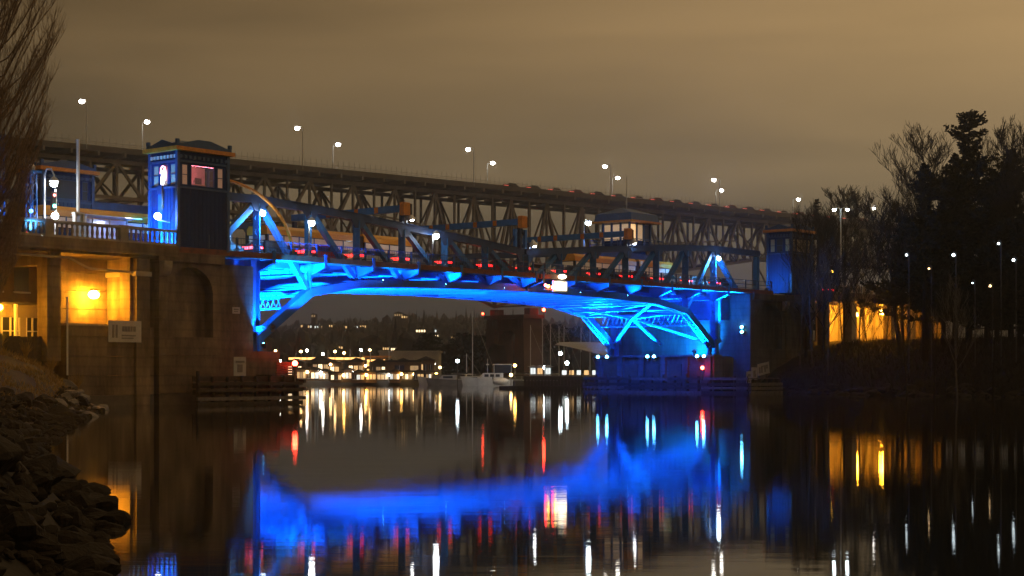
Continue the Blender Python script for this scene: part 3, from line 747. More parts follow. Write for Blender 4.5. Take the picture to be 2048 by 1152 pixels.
# lower retaining wall in courses, back wall and buttress
g = bthing('retaining_wall', 'brown lamp lit retaining wall between the left pier and the shore', 'wall', -5.5, .6, 0)
z = -.6
while z < 5.6:
    box('course', 'wet_concrete' if z < .5 else 'concrete', g, -9.4, -1.95, .3, 1.2, z, min(z+1.36, 5.7)); z += 1.39
z = 5.7
while z < 10.6:
    box('course', 'concrete', g, -8.2, -1.8, 3.6, 4.2, z, min(z+1.3, 10.7)); z += 1.33
box('buttress', 'concrete', g, -3.7, -2.5, .05, 3.55, -.6, 10.7)
box('buttress_cap', 'pale_concrete', g, -3.85, -2.4, -.05, 3.56, 9.4, 9.75)
box('coping', 'pale_concrete', g, -9.45, -3.22, .2, 1.3, 5.705, 5.86)
# house under the approach
h = bthing('riverside_house', 'amber lit house front with windows beneath the left approach road', 'house', -14, 5, 3.8)
u = 4.6
mb = MB(); holes = [(1.2,2.4,.9,2.7),(3.4,4.2,.9,2.7),(8.1,9.6,.9,2.7),(10.1,11.2,.9,2.7)]
wall_holes(mb, 11.6, 3.6, holes, lambda a,b,c,d: mb.box(-20+a, -20+b, u, u+.25, 3.6+c, 3.6+d)); mb.build('wall', 'house_beige', h)
for (a, b, c_, d) in holes:
    w = box('window', 'dark_glass', h, -20+a, -20+b, u+.12, u+.16, 3.6+c_, 3.6+d); fr = MB()
    for x in (a, (a+b)/2-.04, b-.08): fr.box(-20+x, -20+x+.08, u-.03, u+.11, 3.6+c_, 3.6+d)
    fr.box(-20+a, -20+b, u-.02, u+.10, 3.6+c_+.8, 3.6+c_+.88); fr.build('frame', 'white_paint', w)
box('upper_wall', 'house_brown', h, -20, -8.4, u+.6, u+.9, 7.3, 10.7)
for k in range(5):
    a = -19.3+k*2.2; w = box('window', 'dark_glass', h, a, a+1.2, u+.56, u+.595, 8.2, 9.9); box('sill', 'white_paint', w, a-.1, a+1.3, u+.45, u+.555, 8.06, 8.18)
box('porch_roof', 'roof_dark', h, -20.3, -8.3, u-1.4, u+.58, 7.205, 7.3)
for k in range(5): a = -19.8+k*2.75; box('porch_post', 'white_paint', h, a-.09, a+.09, u-1.3, u-1.12, 3.6, 7.2)
# fence in front of the house
f = bthing('timber_fence', 'dark boarded fence on the bank below the amber lit house', 'fence', -13, 1.2, 3)
for i in range(38):
    a = -20.2+i*.28; box('board', 'timber', f, a, a+.255, 1.15, 1.19, 2.9+R.uniform(-.05,.05), 4.9+R.uniform(-.05,.05))
for z in (3.5, 4.5): box('rail', 'timber', f, -20.2, -9.5, 1.193, 1.25, z, z+.1)
g = bthing('steel_pole', 'thin lamp lit pole at the end of the boarded fence', 'pole', -9.6, .1, 2.5)
MB().tube([(-9.6,.1,2.2),(-9.6,.1,7.6)], .07, 8).build('shaft', 'metal_pole', g); MB().ball((-9.6,.1,7.62),.1,8,5).build('cap', 'metal_pole', g)
def sign(name, label, s_, u_, zc, w, hgt, marks, m_='sign_white', tilt=0, face='u', legs=0):
    g = bthing(name, label, 'sign', s_, u_, zc)
    def put(a, b, c_, d, e, mm, nm, par):
        mb = MB(); ca, sa = math.cos(tilt), math.sin(tilt); pts = []
        for (x, z) in ((a, c_), (b, c_), (b, d), (a, d)):
            pts.append((x*ca - z*sa, x*sa + z*ca))
        mb.prism([(s_+x, zc+z) for x, z in pts] if face == 'u' else [(u_+x, zc+z) for x, z in pts], 'y' if face == 'u' else 'x', (u_ if face == 'u' else s_)-e, (u_ if face == 'u' else s_)-e+.04)
        return mb.build(nm, mm, par)
    p = put(-w/2, w/2, -hgt/2, hgt/2, 0, m_, 'board', g)
    for (a, b, c_, d) in marks: put(a*w, b*w, c_*hgt, d*hgt, .006+.04, 'sign_mark', 'lettering', p)
    for k in range(legs): x = s_ + (k-.5)*w*.6; box('leg', 'timber', g, x-.06, x+.06, u_+.05, u_+.15, zc-hgt/2-1.2, zc+hgt/2-.1)
    return g
LET = [(-.08,-.02,.0,.24),(.0,.06,.0,.24),(.08,.14,.0,.24),(.17,.22,.0,.24),(.25,.32,.0,.24),(-.38,-.33,-.3,.3),(-.28,-.23,-.3,.3),(-.10,.32,-.22,-.16),(-.10,.25,-.34,-.29)]
sign('banner', 'pale lettered banner hung on the amber wall left of the pier', -4.75, .02, 5.35, 2.9, 1.55, LET)
sign('plaque', 'small pale plaque high on the dark side of the left pier', 6.3, .73, 7.2, .75, .5, [(-.3,.3,.05,.25),(-.3,.2,-.25,-.1)])

# ================================================================== TIMBER FENDERS
f = bthing('timber_fender', 'dark timber fender of piles and walers around the left pier', 'fender', 5, -1.6, 0)
for i in range(8):
    s_ = .6+i*1.42; MB().tube([(s_,-1.6,-2.5),(s_,-1.6,2.05+R.uniform(-.15,.25) if i else 2.5)], [.17,.14], 8).build('pile', 'timber', f)
for z, m_, e in ((1.55,'timber',0), (1.05,'timber',.0), (.42,'pale_timber',.02), (.05,'timber',0)):
    box('waler', m_, f, .3, 10.8, -1.98-e, -1.78, z-.13, z+.13)
for i in range(3):
    box('plank', 'timber', f, .3, 10.6, -1.4, -1.3, 1.72+i*-.5, 2.1+i*-.5)
for i in range(8):
    u_ = -1.0+i*1.5; MB().tube([(10.9,u_,-2.5),(10.9,u_,2.1)], .15, 8).build('pile', 'timber', f)
for z in (.4, 1.1, 1.7): box('waler', 'timber', f, 10.98, 11.2, -1.9, 12, z-.13, z+.13)
for i in range(7): box('platform_board', 'timber', f, 8.2+i*.37, 8.2+i*.37+.33, -1.25, .6, 2.13, 2.2)
for i in range(5): box('screen_board', 'timber', f, 9.0, 10.7, -.9, -.84, 2.25+i*.2, 2.25+i*.2+.16)
sign('fender_sign', 'grey sign board standing on the left timber fender', 5.0, -1.2, 2.85, 1.2, 1.45, [(-.35,.35,.2,.3),(-.2,.2,-.3,.1)], legs=2)
g = bthing('pile', 'pale lone mooring pile just left of the red light', 'pile', 10.2, 3.5, 0)
MB().tube([(10.2,3.5,-2),(10.2,3.5,4.4)], .14, 8).build('shaft', 'pale_timber', g); MB().tube([(10.2,3.5,4.4),(10.2,3.5,4.52)], [.17,.05], 8).build('cap', 'pale_timber', g)
f = bthing('timber_fender', 'blue lit timber fender in front of the right pier', 'fender', 75, 6, 0)
for i in range(15):
    u_ = -3.8+i*1.55; MB().tube([(74.3,u_,-2.5),(74.3,u_,1.9+R.uniform(-.1,.25))], .15, 8).build('pile', 'timber', f)
for q, z in enumerate((.12, .62, 1.02, 1.62)):
    a = -4.2
    while a < 18: e = min(18.2, a+R.uniform(3.4,6.2)); box('waler', ['timber','pale_timber'][(q+int(a)) % 2], f, 74.0-R.uniform(0,.05), 74.14, a, e-.06, z-.12-R.uniform(0,.05), z+.12+R.uniform(0,.05)); a = e
for z in (.15, .6, 1.05): box('waler', 'pale_timber', f, 74.1, 81.0, -4.4, -4.22, z-.17, z+.17)
for i in range(5): MB().tube([(75.2+i*1.4,-4.08,-2.5),(75.2+i*1.4,-4.08,1.6)], .13, 8).build('pile', 'timber', f)
for i in range(9): box('platform_board', 'pale_timber', f, 74.4+i*.73, 74.4+i*.73+.68, -4.0, .8, 1.66, 1.74)
sign('waterside_sign', 'small blue tinted sign lowest of three on the right fender', 74.6, -3.9, 1.75, .95, 1.45, [(-.3,.3,.1,.3),(-.3,.2,-.3,-.2)], legs=2)
sign('waterside_sign', 'square sign in the middle of three on the right fender', 76.6, -3.4, 2.2, 1.25, 1.4, [(-.2,-.05,-.25,.25),(.02,.2,-.25,.0),(.02,.1,.0,.3)], legs=2)
sign('waterside_sign', 'large tilted sign board rightmost of three on the right fender', 79.2, -3.0, 2.75, 2.5, 1.3, [(-.4,-.3,-.3,.2),(-.22,-.12,-.3,.28),(-.12,.0,.18,.28),(.05,.15,-.3,.28),(.2,.34,-.05,.28)], tilt=.13, legs=2)

# ================================================================== HIGH BRIDGE BEHIND
HX, HY = -99.8, 343.0; HDX, HDY = .776, .632; HTH = math.atan2(HDY, HDX)
def hz(t): return 51.2 - .004*(t-10)
def HW(t, w, z=0): return Vector((HX + t*HDX - w*HDY, HY + t*HDY + w*HDX, z))
def hthing(name, label, cat, t, w, z, group=None):
    o = thing(name, label, cat, HW(t, w, z), HTH, group); ORG[o.name] = (t, w, z); return o
def hlow(t):
    if t <= 137: d = 8.0 + 20.5*(abs(t-11)/126)**2.3
    elif t < 235: d = 28.5 - 18*((t-137)/98)**.75
    else: d = 10.5
    return hz(t) - 2.6 - d
hb = hthing('high_truss_bridge', 'tall dark steel cantilever truss bridge crossing behind the blue bridge', 'bridge', 129, 9.5, 0)
T0, T1, STEP = -56, 380, 6.2
ts = []; t = T0
while t <= T1: ts.append(t); t += STEP
dk = MB()
for a, b in zip(ts, ts[1:]): dk.beam((a, 9.5, hz(a)-1.0), (b, 9.5, hz(b)-1.0), 20.4, .5)
dk = dk.build('deck', 'grey_deck', hb)
for w in (-.75, 19.75):
    mb = MB()
    for a, b in zip(ts, ts[1:]): mb.beam((a, w, hz(a)-.62), (b, w, hz(b)-.62), .3, 1.3)
    mb.build('parapet', 'grey_deck', dk)
    for dz in (.55, 1.0):
        mb = MB()
        for a, b in zip(ts, ts[1:]): mb.beam((a, w, hz(a)+dz-.2), (b, w, hz(b)+dz-.2), .07, .07)
        mb.build('rail', 'grey_steel', dk)
    mb = MB(); t = T0
    while t < T1: mb.box(t-.025, t+.025, w-.025, w+.025, hz(t), hz(t)+2.0); t += 1.55
    tag(mb.build('fence_post', 'grey_steel', dk), kind='stuff')
for i, a in enumerate(ts):
    MB().beam((a, -2.2, hz(a)-1.75), (a, 21.2, hz(a)-1.75), .45, .95).build('floor_beam', 'grey_steel', dk)
for w in (2.2, 16.8):
    tr = MB()
    for a, b in zip(ts, ts[1:]): tr.beam((a, w, hz(a)-2.75), (b, w, hz(b)-2.75), .8, .9)
    tr = tr.build('truss', 'grey_steel', hb)
    for i, (a, b) in enumerate(zip(ts, ts[1:])):
        beam('bottom_chord', 'grey_steel', tr, (a, w, hlow(a)), (b, w, hlow(b)), .75, .75)
        if i % 2 == 0: p, q = (a, hz(a)-2.8), (b, hlow(b))
        else: p, q = (a, hlow(a)), (b, hz(b)-2.8)
        deep = hz(a)-2.8-hlow(a)
        beam('diagonal', 'grey_steel', tr, (p[0], w, p[1]), (q[0], w, q[1]), .62, .62)
        beam('post', 'grey_steel', tr, (a, w, hz(a)-2.8), (a, w, hlow(a)), .48 if i % 2 else .62, .48)
        if deep > 13:
            zm = (hz(a)-2.8+hlow(a))/2; beam('sub_strut', 'grey_steel', tr, (a, w, zm), (b, w, (hz(b)-2.8+hlow(b))/2), .35, .35)
            beam('sub_diagonal', 'grey_steel', tr, (a if i % 2 == 0 else b, w, hlow(a if i % 2 == 0 else b)), ((a+b)/2, w, zm), .32, .32)
for i, a in enumerate(ts):
    z1, z0 = hz(a)-2.9, hlow(a)
    if i % 2 == 0:
        beam('sway_brace', 'grey_steel', hb, (a, 2.2, z1), (a, 16.8, z0), .35, .35); beam('sway_brace', 'grey_steel', hb, (a, 16.8, z1), (a, 2.2, z0), .35, .35)
    beam('sway_strut', 'grey_steel', hb, (a, 2.2, z0), (a, 16.8, z0), .4, .4)
    if i < len(ts)-1: beam('lateral_brace', 'grey_steel', hb, (a, 2.2 if i % 2 else 16.8, z0), (ts[i+1], 16.8 if i % 2 else 2.2, hlow(ts[i+1])), .35, .35)
# steel legs of the southern approach
for t in (240, 262, 290, 312, 345):
    for w in (2.2, 16.8): beam('tower_leg', 'grey_steel', hb, (t, w, hlow(t)), (t, w, 8), .9, .9)
    beam('tower_brace', 'grey_steel', hb, (t, 2.2, hlow(t)), (t, 16.8, 15), .4, .4); beam('tower_brace', 'grey_steel', hb, (t, 16.8, hlow(t)), (t, 2.2, 15), .4, .4)
# main pier
mp_ = hthing('main_pier', 'brown concrete arch pier of the high bridge standing by the marina', 'bridge pier', 137, 9.5, 0)
zt = hlow(137)-.6
for w in (3.4, 15.6): MB().prism([(w-2.2, .3), (w+2.2, .3), (w+1.7, zt-2.5), (w-1.7, zt-2.5)], 'x', 133.8, 140.2).build('shaft', 'brown_concrete', mp_)
poly = [(5.13, zt-2.52), (5.13, zt-8)]
for i in range(11): th = math.pi*(1-i/10); poly.append((9.5+4.2*math.cos(th), zt-9.6+4.0*math.sin(th)))
poly += [(13.87, zt-8), (13.87, zt-2.52)]
MB().prism(poly, 'x', 135, 139).build('arch_wall', 'brown_concrete', mp_)
box('cap', 'brown_concrete', mp_, 133.4, 140.6, 1.0, 18.0, zt-2.5, zt-1.5)
box('cap_string', 'brown_concrete', mp_, 133.6, 140.4, 1.3, 17.7, zt-5.6, zt-5.1)
for w in (2.2, 16.8): box('bearing_block', 'brown_concrete', mp_, 135.5, 138.5, w-1.1, w+1.1, zt-1.5, zt+.2)
for w in (3.4, 15.6):
    for k in range(2): box('panel', 'brown_concrete', mp_, 133.5, 133.79, w-1.2+k*1.3, w-.2+k*1.3, zt-4.8, zt-2.7)
def hlamp(t, w, side, i, lab, grp, m='lamp_far', top=None):
    top = top if top else 61 - .0125*(t-10)
    g = hthing('street_lamp', lab, 'street lamp', t, w, hz(t)-.7, grp)
    MB().tube([(t, w, hz(t)-.9), (t, w, top-.5), (t, w+side*.25, top-.1), (t, w+side*2.0, top+.15)], [.16,.11,.09,.07], 7).build('pole', 'metal_pole', g)
    MB().beam((t, w+side*1.6, top+.15), (t, w+side*3.1, top+.15), .55, .22).build('lamp_head', 'grey_paint', g)
    MB().ball((t, w+side*2.4, top-.22), .62, 10, 6, .75).build('lens', m, g, smooth=True)
for i, t in enumerate((10.1, 64.3, 115.4, 163, 206)):
    hlamp(t, -.75, 1, i, f'{ORDW[i]} lamp from the left along the near edge of the high bridge', 'lamps on the high bridge')
for i, t in enumerate((33.3, 86, 136, 182.4, 225.8, 261.5, 299.7)):
    hlamp(t, 19.75, -1, i, f'{ORDW[i]} lamp from the left along the far edge of the high bridge', 'lamps on the high bridge')
for i, (t, w) in enumerate(((127.5, -2.5), (130.5, 21.0))):
    pass
g = hthing('obstruction_light', 'small red light on the left shoulder of the brown arch pier', 'warning light', 126, 21.6, zt-1.2)
MB().tube([(133.5, 18.6, zt-2.6), (133.5, 18.6, zt-1.2)], .12, 6).build('stem', 'grey_steel', g); MB().ball((133.5, 18.6, zt-.9), .35, 8, 6).build('lens', 'lamp_red_far', g)
g = hthing('obstruction_light', 'red light above the right shoulder of the brown arch pier', 'warning light', 133, -2.0, zt-1.3)
MB().tube([(140, .6, zt-1.9), (140, .6, zt-.6)], .12, 6).build('stem', 'grey_steel', g); MB().ball((140, .6, zt-.2), .42, 8, 6).build('lens', 'lamp_red', g)

# ================================================================== VEHICLES
def car(place, label, body, group, tail='tail_red', k=1.0):
    o = place; tag(o, label, 'car', group)
    P = [(-2.2,.35),(2.15,.35),(2.25,.7),(1.35,.88),(.55,1.38),(-1.1,1.42),(-1.95,1.08),(-2.25,1.04)]
    b = MB().prism([(x*k, z*k) for x, z in P], 'y', -.86*k, .86*k).build('body', body, o, off=(0,0,0), bevel=.08)
    for sg in (-1, 1):
        MB().prism([(1.15*k,.95*k),(.5*k,1.32*k),(-1.02*k,1.36*k),(-1.7*k,.98*k)], 'y', sg*.862*k, sg*.885*k).build('side_window', 'dark_glass', o, off=(0,0,0))
        for x in (-1.4, 1.4):
            w = MB().tube([(x*k, sg*.66*k, .33*k), (x*k, sg*.9*k, .33*k)], .33*k, 12).build('wheel', 'rubber', o, off=(0,0,0)); MB().tube([(x*k, sg*.9*k, .33*k), (x*k, sg*.915*k, .33*k)], .19*k, 8).build('rim', 'grey_paint', w, off=(0,0,0))
        MB().box(-2.30*k, -2.26*k, min(sg*.06, sg*.84)*k, max(sg*.06, sg*.84)*k, .78*k, 1.0*k).build('tail_light', tail, o, off=(0,0,0))
        MB().box(-2.22*k, -1.45*k, min(sg*.862, sg*.88)*k, max(sg*.862, sg*.88)*k, .80*k, .96*k).build('tail_light', tail, o, off=(0,0,0))
        MB().box(2.26*k, 2.29*k, min(sg*.45, sg*.8)*k, max(sg*.45, sg*.8)*k, .6*k, .72*k).build('headlight', 'lamp_warm', o, off=(0,0,0))
    MB().box(-1.72*k, -1.68*k, -.3*k, .3*k, 1.12*k, 1.18*k).build('brake_light', tail, o, off=(0,0,0))
    return o
bodies = ['car_dark','car_grey','car_white','car_red']
for i in range(14):
    s_ = 7.2 + i*5.75
    o = thing('car', None, None, BW(s_, 4.3, DECK+.004), TH)
    car(o, f'{ORDW[i]} car from the left in the queue behind the bridge railing', bodies[(i*3+1) % 4], 'cars queueing on the blue bridge')
for i in range(20):
    t = 130 + i*7.6
    o = thing('car', None, None, HW(t, 2.0, hz(t)-.74), HTH)
    car(o, f'{ORDW[i]} car from the left showing tail lights on the high bridge', bodies[i % 4], 'cars on the high bridge', 'tail_far', 1.2)
def bus(s0, L, u, label, face=1):
    b = bthing('city_bus', label, 'bus', s0+L/2, u, DECK, 'blue and yellow city buses'); u0, u1 = u-1.27, u+1.27; z = DECK
    segs = [(s0, s0+L)] if L < 13 else [(s0, s0+L*.6), (s0+L*.6+.7, s0+L)]
    for (a, c_) in segs:
        box('lower_body', 'bus_blue', b, a, c_, u0, u1, z+.35, z+1.45, bevel=.05)
        box('window_band', 'dark_glass', b, a+.05, c_-.05, u0+.04, u1-.04, z+1.46, z+2.38)
        MB().prism([(u0, z+2.39), (u1, z+2.39), (u1, z+2.85), (u1-.25, z+3.12), (u0+.25, z+3.12), (u0, z+2.85)], 'x', a, c_).build('roof', 'bus_yellow', b)
        n = int((c_-a)/1.55); st = (c_-a-.3)/n
        for i in range(n):
            w = box('side_window', 'bus_window', b, a+.15+i*st+.08, a+.15+(i+1)*st-.08, u0-.005, u0+.035, z+1.55, z+2.3)
            box('pillar', 'bus_blue', w, a+.15+i*st-.06, a+.15+i*st+.06, u0-.01, u0+.036, z+1.46, z+2.385)
        for x in (a+1.6, c_-1.8):
            for uu in (u0+.02, u1-.3):
                w = MB().tube([(x, uu, z+.5), (x, uu+.28, z+.5)], .5, 14).build('wheel', 'rubber', b); MB().tube([(x, uu-.012, z+.5), (x, uu, z+.5)], .28, 10).build('rim', 'grey_paint', w)
    if len(segs) > 1: box('bellows', 'rubber', b, segs[0][1]+.01, segs[1][0]-.01, u0+.12, u1-.12, z+.6, z+2.9)
    for uu in (u0+.1, u1-.35): box('tail_light', 'tail_red', b, s0-.03, s0-.004, uu, uu+.25, z+.8, z+1.3)
    box('rear_window', 'bus_window', b, s0-.012, s0+.045, u0+.3, u1-.3, z+1.6, z+2.3); box('destination_sign', 'bus_yellow', b, s0-.02, s0-.004, u0+.5, u1-.5, z+2.45, z+2.75)
    return b
bus(-7.2, 18, 7.6, 'yellow roofed city bus passing behind the left tower')
bus(14.5, 18, 7.6, 'yellow roofed city bus behind the left truss of the bridge')
bus(57, 18.4, 7.6, 'yellow roofed city bus behind the right truss of the bridge')

# ================================================================== LAMPS ON THE BRIDGE
def lamp(label, s_, u_, zb, zl, reach=(0, -.7), m='lamp_white', r=.23, crook=False, group='street lamps on the blue bridge'):
    g = bthing('street_lamp', label, 'street lamp', s_, u_, zb, group)
    du = reach[1]; ds = reach[0]
    if crook: pts = [(s_,u_,zb),(s_,u_,zl+.6),(s_+ds*.25,u_+du*.25,zl+1.05),(s_+ds*.7,u_+du*.7,zl+1.05),(s_+ds,u_+du,zl+.6),(s_+ds,u_+du,zl+.3)]
    else: pts = [(s_,u_,zb),(s_,u_,zl+.15),(s_+ds*.3,u_+du*.3,zl+.38),(s_+ds,u_+du,zl+.38)]
    MB().tube(pts, [.10]+[.06]*(len(pts)-1), 8).build('pole', 'metal_pole', g, smooth=True)
    MB().tube([(s_+ds,u_+du,zl+.16),(s_+ds,u_+du,zl+.36),(s_+ds,u_+du,zl+.5)], [.34,.24,.06], 10).build('shade', 'grey_paint', g)
    MB().ball((s_+ds,u_+du,zl), r, 12, 8).build('lens', m, g, smooth=True)
    box('base', 'grey_paint', g, s_-.16, s_+.16, u_-.16, u_+.16, zb, zb+.35)
    return g
lamp('bright lamp on a crook pole at the first post right of the left tower', 14.6, 1.35, DECK, 14.55, (-.2,-.5), r=.26)
lamp('bright lamp in front of the left truss near the first overhead beam', 29.6, 1.35, DECK, 14.45, (-.1,-.5), r=.26)
lamp('tall pale lamp post with one arm behind the right truss', 75.6, 19.2, DECK, 20.0, (.9,0), 'lamp_cool', .3)
def chord_lamp(label, s_, z):
    g = bthing('chord_lamp', label, 'lamp', s_, UN, z, 'lamps on the top chord')
    MB().tube([(s_+.05,1.95,z+.02),(s_+.05,1.95,z+.55),(s_+.2,1.7,z+.8)], .05, 6).build('bracket', 'metal_pole', g)
    MB().tube([(s_+.3,1.6,z+.35),(s_+.2,1.65,z+.75),(s_+.18,1.65,z+.95)], [.42,.2,.08], 12).build('shade', 'white_paint', g)
    MB().ball((s_+.3,1.55,z+.36), .18, 10, 6, .7).build('lens', 'lamp_white', g, smooth=True)
chord_lamp('shaded white lamp on the chord under the leftmost orange box', 26.8, 15.42)
chord_lamp('white lamp on the chord where the two spans meet', 44.0, 14.15)
chord_lamp('shaded white lamp on the chord below the operator cabin', 60.6, 15.4)
def a_frame_lamp(label, s_, z):
    g = bthing('wall_lamp', label, 'lamp', s_, 1.6, z, 'lamps on the trunnion frames')
    box('bracket', 'grey_paint', g, s_-.08, s_+.08, 1.35, 1.62, z+.22, z+.34); MB().ball((s_, 1.25, z), .22, 12, 8).build('lens', 'lamp_cool', g, smooth=True)
    spot_light(g, (s_, .5, z-.6), (s_, 2.0, z-1.5), 3600, (.06,.42,1.0), rad(150), .8)
a_frame_lamp('round lamp at the head of the left trunnion frame', 9.5, 15.0)
a_frame_lamp('round lamp at the head of the right trunnion frame', 76.7, 15.0)
# left approach: crook lamp, flood, pole, signal, shelter, blue columns
lamp('white crook lamp beside the blue column at far left', -10.9, .9, DECK, 15.5, (.35,-.6), 'lamp_white', .24, crook=True)
g = bthing('floodlight', 'white lamp ball at the foot of the crook lamp on the balustrade', 'floodlight', -10.9, -.1, 12.95)
MB().ball((-10.6,.1,13.25), .24, 12, 8).build('lens', 'lamp_white', g, smooth=True); box('base', 'grey_paint', g, -10.75, -10.45, -.02, .22, 12.96, 13.05)
g = bthing('floodlight', 'white lamp with dark bracket beside the left face of the big tower', 'floodlight', -1.3, 1.0, 13.8)
MB().ball((-1.25,.75,13.95), .25, 12, 8).build('lens', 'lamp_white', g, smooth=True); MB().tube([(-.03,.9,13.6),(-.8,.85,13.65),(-1.25,.78,13.75)], .06, 6).build('arm', 'white_paint', g)
spot_light(g, (-2.4,1.5,11.9), (.0,1.5,13.3), 6500, (.01,.30,1.0), rad(125), .7)
g = bthing('flag_pole', 'plain white pole standing in a box base on the balustrade', 'pole', -8.7, .1, 12.95)
MB().tube([(-8.7,.1,13.4),(-8.7,.1,18.75)], .12, 10).build('shaft', 'white_paint', g)
for e in (-.36, .3): box('base_leg', 'white_paint', g, -8.7+e, -8.7+e+.1, -.08, .28, 12.96, 13.5)
box('base_top', 'white_paint', g, -9.1, -8.3, -.1, .3, 13.5, 13.62)
g = bthing('traffic_signal', 'slim traffic signal with a green lamp beside the blue column', 'traffic signal', -10.0, .9, DECK)
MB().tube([(-10,.9,DECK),(-10,.9,15.2)], .08, 8).build('post', 'white_paint', g); box('head', 'black', g, -10.35, -10.1, .7, 1.0, 13.7, 15.0)
MB().ball((-10.24,.68,14.0), .12, 8, 6).build('lens', 'lamp_green', g)
MB().ball((-10.24,.68,14.75), .09, 8, 6).build('lens', 'lamp_red_far', g)
sh = bthing('glass_shelter', 'pale glass shelter glowing beside the left tower', 'shelter', -3.4, 1.6, DECK)
for (a, b, u0, u1) in ((-6.2,-1.4,4.2,4.24), (-6.2,-6.16,2.6,4.19)):
    box('glass_panel', 'shelter_glass', sh, a, b, u0, u1, 11.7, 13.75)
box('roof', 'shelter_glass', sh, -6.3, -1.3, 2.5, 4.4, 13.8, 13.86)
for a in (-6.1, -4.5, -3, -1.45): box('post', 'metal_pole', sh, a-.04, a+.04, 4.1, 4.18, 11.6, 13.79)
spot_light(sh, (-3.8,3.3,13.7), (-3.8,3.9,11.7), 90, (.55,.62,1.0), rad(160), .5)
def blue_column(label, s_, u_, zt_, fin):
    g = bthing('lattice_column', label, 'column', s_, u_, DECK, 'blue lattice columns')
    for (a, b) in ((-.28,-.28),(.28,-.28),(-.28,.28),(.28,.28)): MB().tube([(s_+a,u_+b,DECK),(s_+a*.8,u_+b*.8,zt_)], .06, 6).build('upright', 'blue_steel', g)
    mb = MB(); lacing(mb, (s_,u_-.3,DECK+.2), (s_,u_-.25,zt_), (.25,0,0), .5, .06); lacing(mb, (s_-.3,u_,DECK+.2), (s_-.25,u_,zt_), (0,.25,0), .5, .06); mb.build('lacing', 'blue_steel', g)
    box('cap', 'blue_steel', g, s_-.5, s_+.5, u_-.5, u_+.5, zt_, zt_+.18)
    if fin: MB().ball((s_,u_,zt_+.42), .25, 12, 8).build('finial', 'white_paint', g, smooth=True)
    MB().ball((s_-.55,u_-.75,DECK+1.9), .14, 8, 6).build('lamp', 'blue_lamp', g); spot_light(g, (s_-1.2,u_-1.6,DECK+.6), (s_,u_,(DECK+zt_)/2+1), 700, (.05,.36,1.0), rad(100), .7)
blue_column('blue lattice column with white ball finial left of the crook lamp', -11.6, 1.4, 16.2, True)
blue_column('taller blue lattice column half hidden by the bare tree at left', -13.4, 2.6, 18.6, False)

# ================================================================== FLOODS AND NAVIGATION LIGHTS
BLUE = (.0, .215, 1.0)
def flood(label, s_, u_, z, to, power, size=130, lens='flood_lens', r=.17, group='blue floodlights on the piers', col=BLUE, blend=.75, hs=1.0):
    g = bthing('floodlight', label, 'floodlight', s_, u_, z, group)
    at = Vector((s_, u_, z)); d = (Vector(to)-at).normalized()
    MB().tube([at-d*.35*hs, at-d*.05, at], [.12*hs,.24*hs,.26*hs], 12).build('housing', 'black', g); MB().ball(at+d*.02, r, 12, 8).build('lens', lens, g, smooth=True)
    beam('bracket', 'grey_steel', g, (s_, u_, z-.45*hs), (s_, u_, z-.2*hs), .1*hs, .3*hs)
    spot_light(g, at+d*.35, to, power, col, rad(size), blend, .15)
    return g
FP = 300000
for (u_, lb) in ((16.6, 'first'), (15.3, 'second'), (9.6, 'third'), (8.7, 'fourth'), (2.9, 'fifth'), (2.0, 'sixth')):
    flood(f'{lb} blue white floodlight from the left on the right pier', 74.9, u_, 4.1, (70.6, u_*.7+2.6, 12.4), FP*.34, 104, r=.2)
for i, z in enumerate((6.9, 7.45)):
    flood(('lower' if i == 0 else 'upper') + ' of two stacked blue floodlights on the right pier face', 81.0, .9, z, (75, -.2 + i*2, 14.5), FP*.22, 92)
flood('blue uplight at the foot of the right trunnion post', 78.0, 3.1, 6.2, (77.6, 2.6, 11), FP*.06, 60, r=.12)
flood('added blue fill light behind the right trunnion washing the back wall', 79.0, 6.0, 4.75, (84.5, 8.5, 8.4), FP*.045, 130, blend=.6)  # unseen fill light added to brighten the wall behind the trunnion
flood('blue wash lamp on the right deck by the end tower', 87.2, 1.4, 11.9, (90.6, 1.6, 13.4), 1500, 84, group='blue wash lamps on the deck', col=(.03,.45,1.0))
for i, (s_, u_, to) in enumerate(((8.9, 4.4, (15, 5.2, 11.3)), (8.9, 9, (15, 9, 11.3)), (8.9, 13.6, (15, 12, 11.3)))):
    flood(['near','middle','far'][i] + ' blue floodlight on the hidden ledge of the left pier', s_, u_, 4.8, to, FP*.68, 92, blend=.25)
flood('blue floodlight on an arm beside the left trunnion post', 8.6, -.9, 6.0, (14.0, .7, 11.4), FP*.32, 62, r=.1, blend=.3)
flood('blue floodlight lighting the left trunnion post from the ledge', 8.75, .3, 4.6, (9.0, 2, 8.4), FP*.05, 80, r=.1)
flood('blue floodlight beside the left counterweight', 9.0, 3.4, 6.4, (9.5, 8, 10), FP*.12, 150, r=.12)
for i, s_ in enumerate((22.6, 30.6, 38.8, 50.5, 58.5)):  # fill lamps added along the chord to light the side brackets
    flood(f'{ORDW[i]} added blue fill lamp from the left under the near chord of the bridge', s_, .75, 10.2, (s_+2.4, .9, 12.2), FP*(.014 if s_ < 43 else .007), 84, r=.07, hs=.4, group='added fill lamps under the bridge chord', blend=.6)
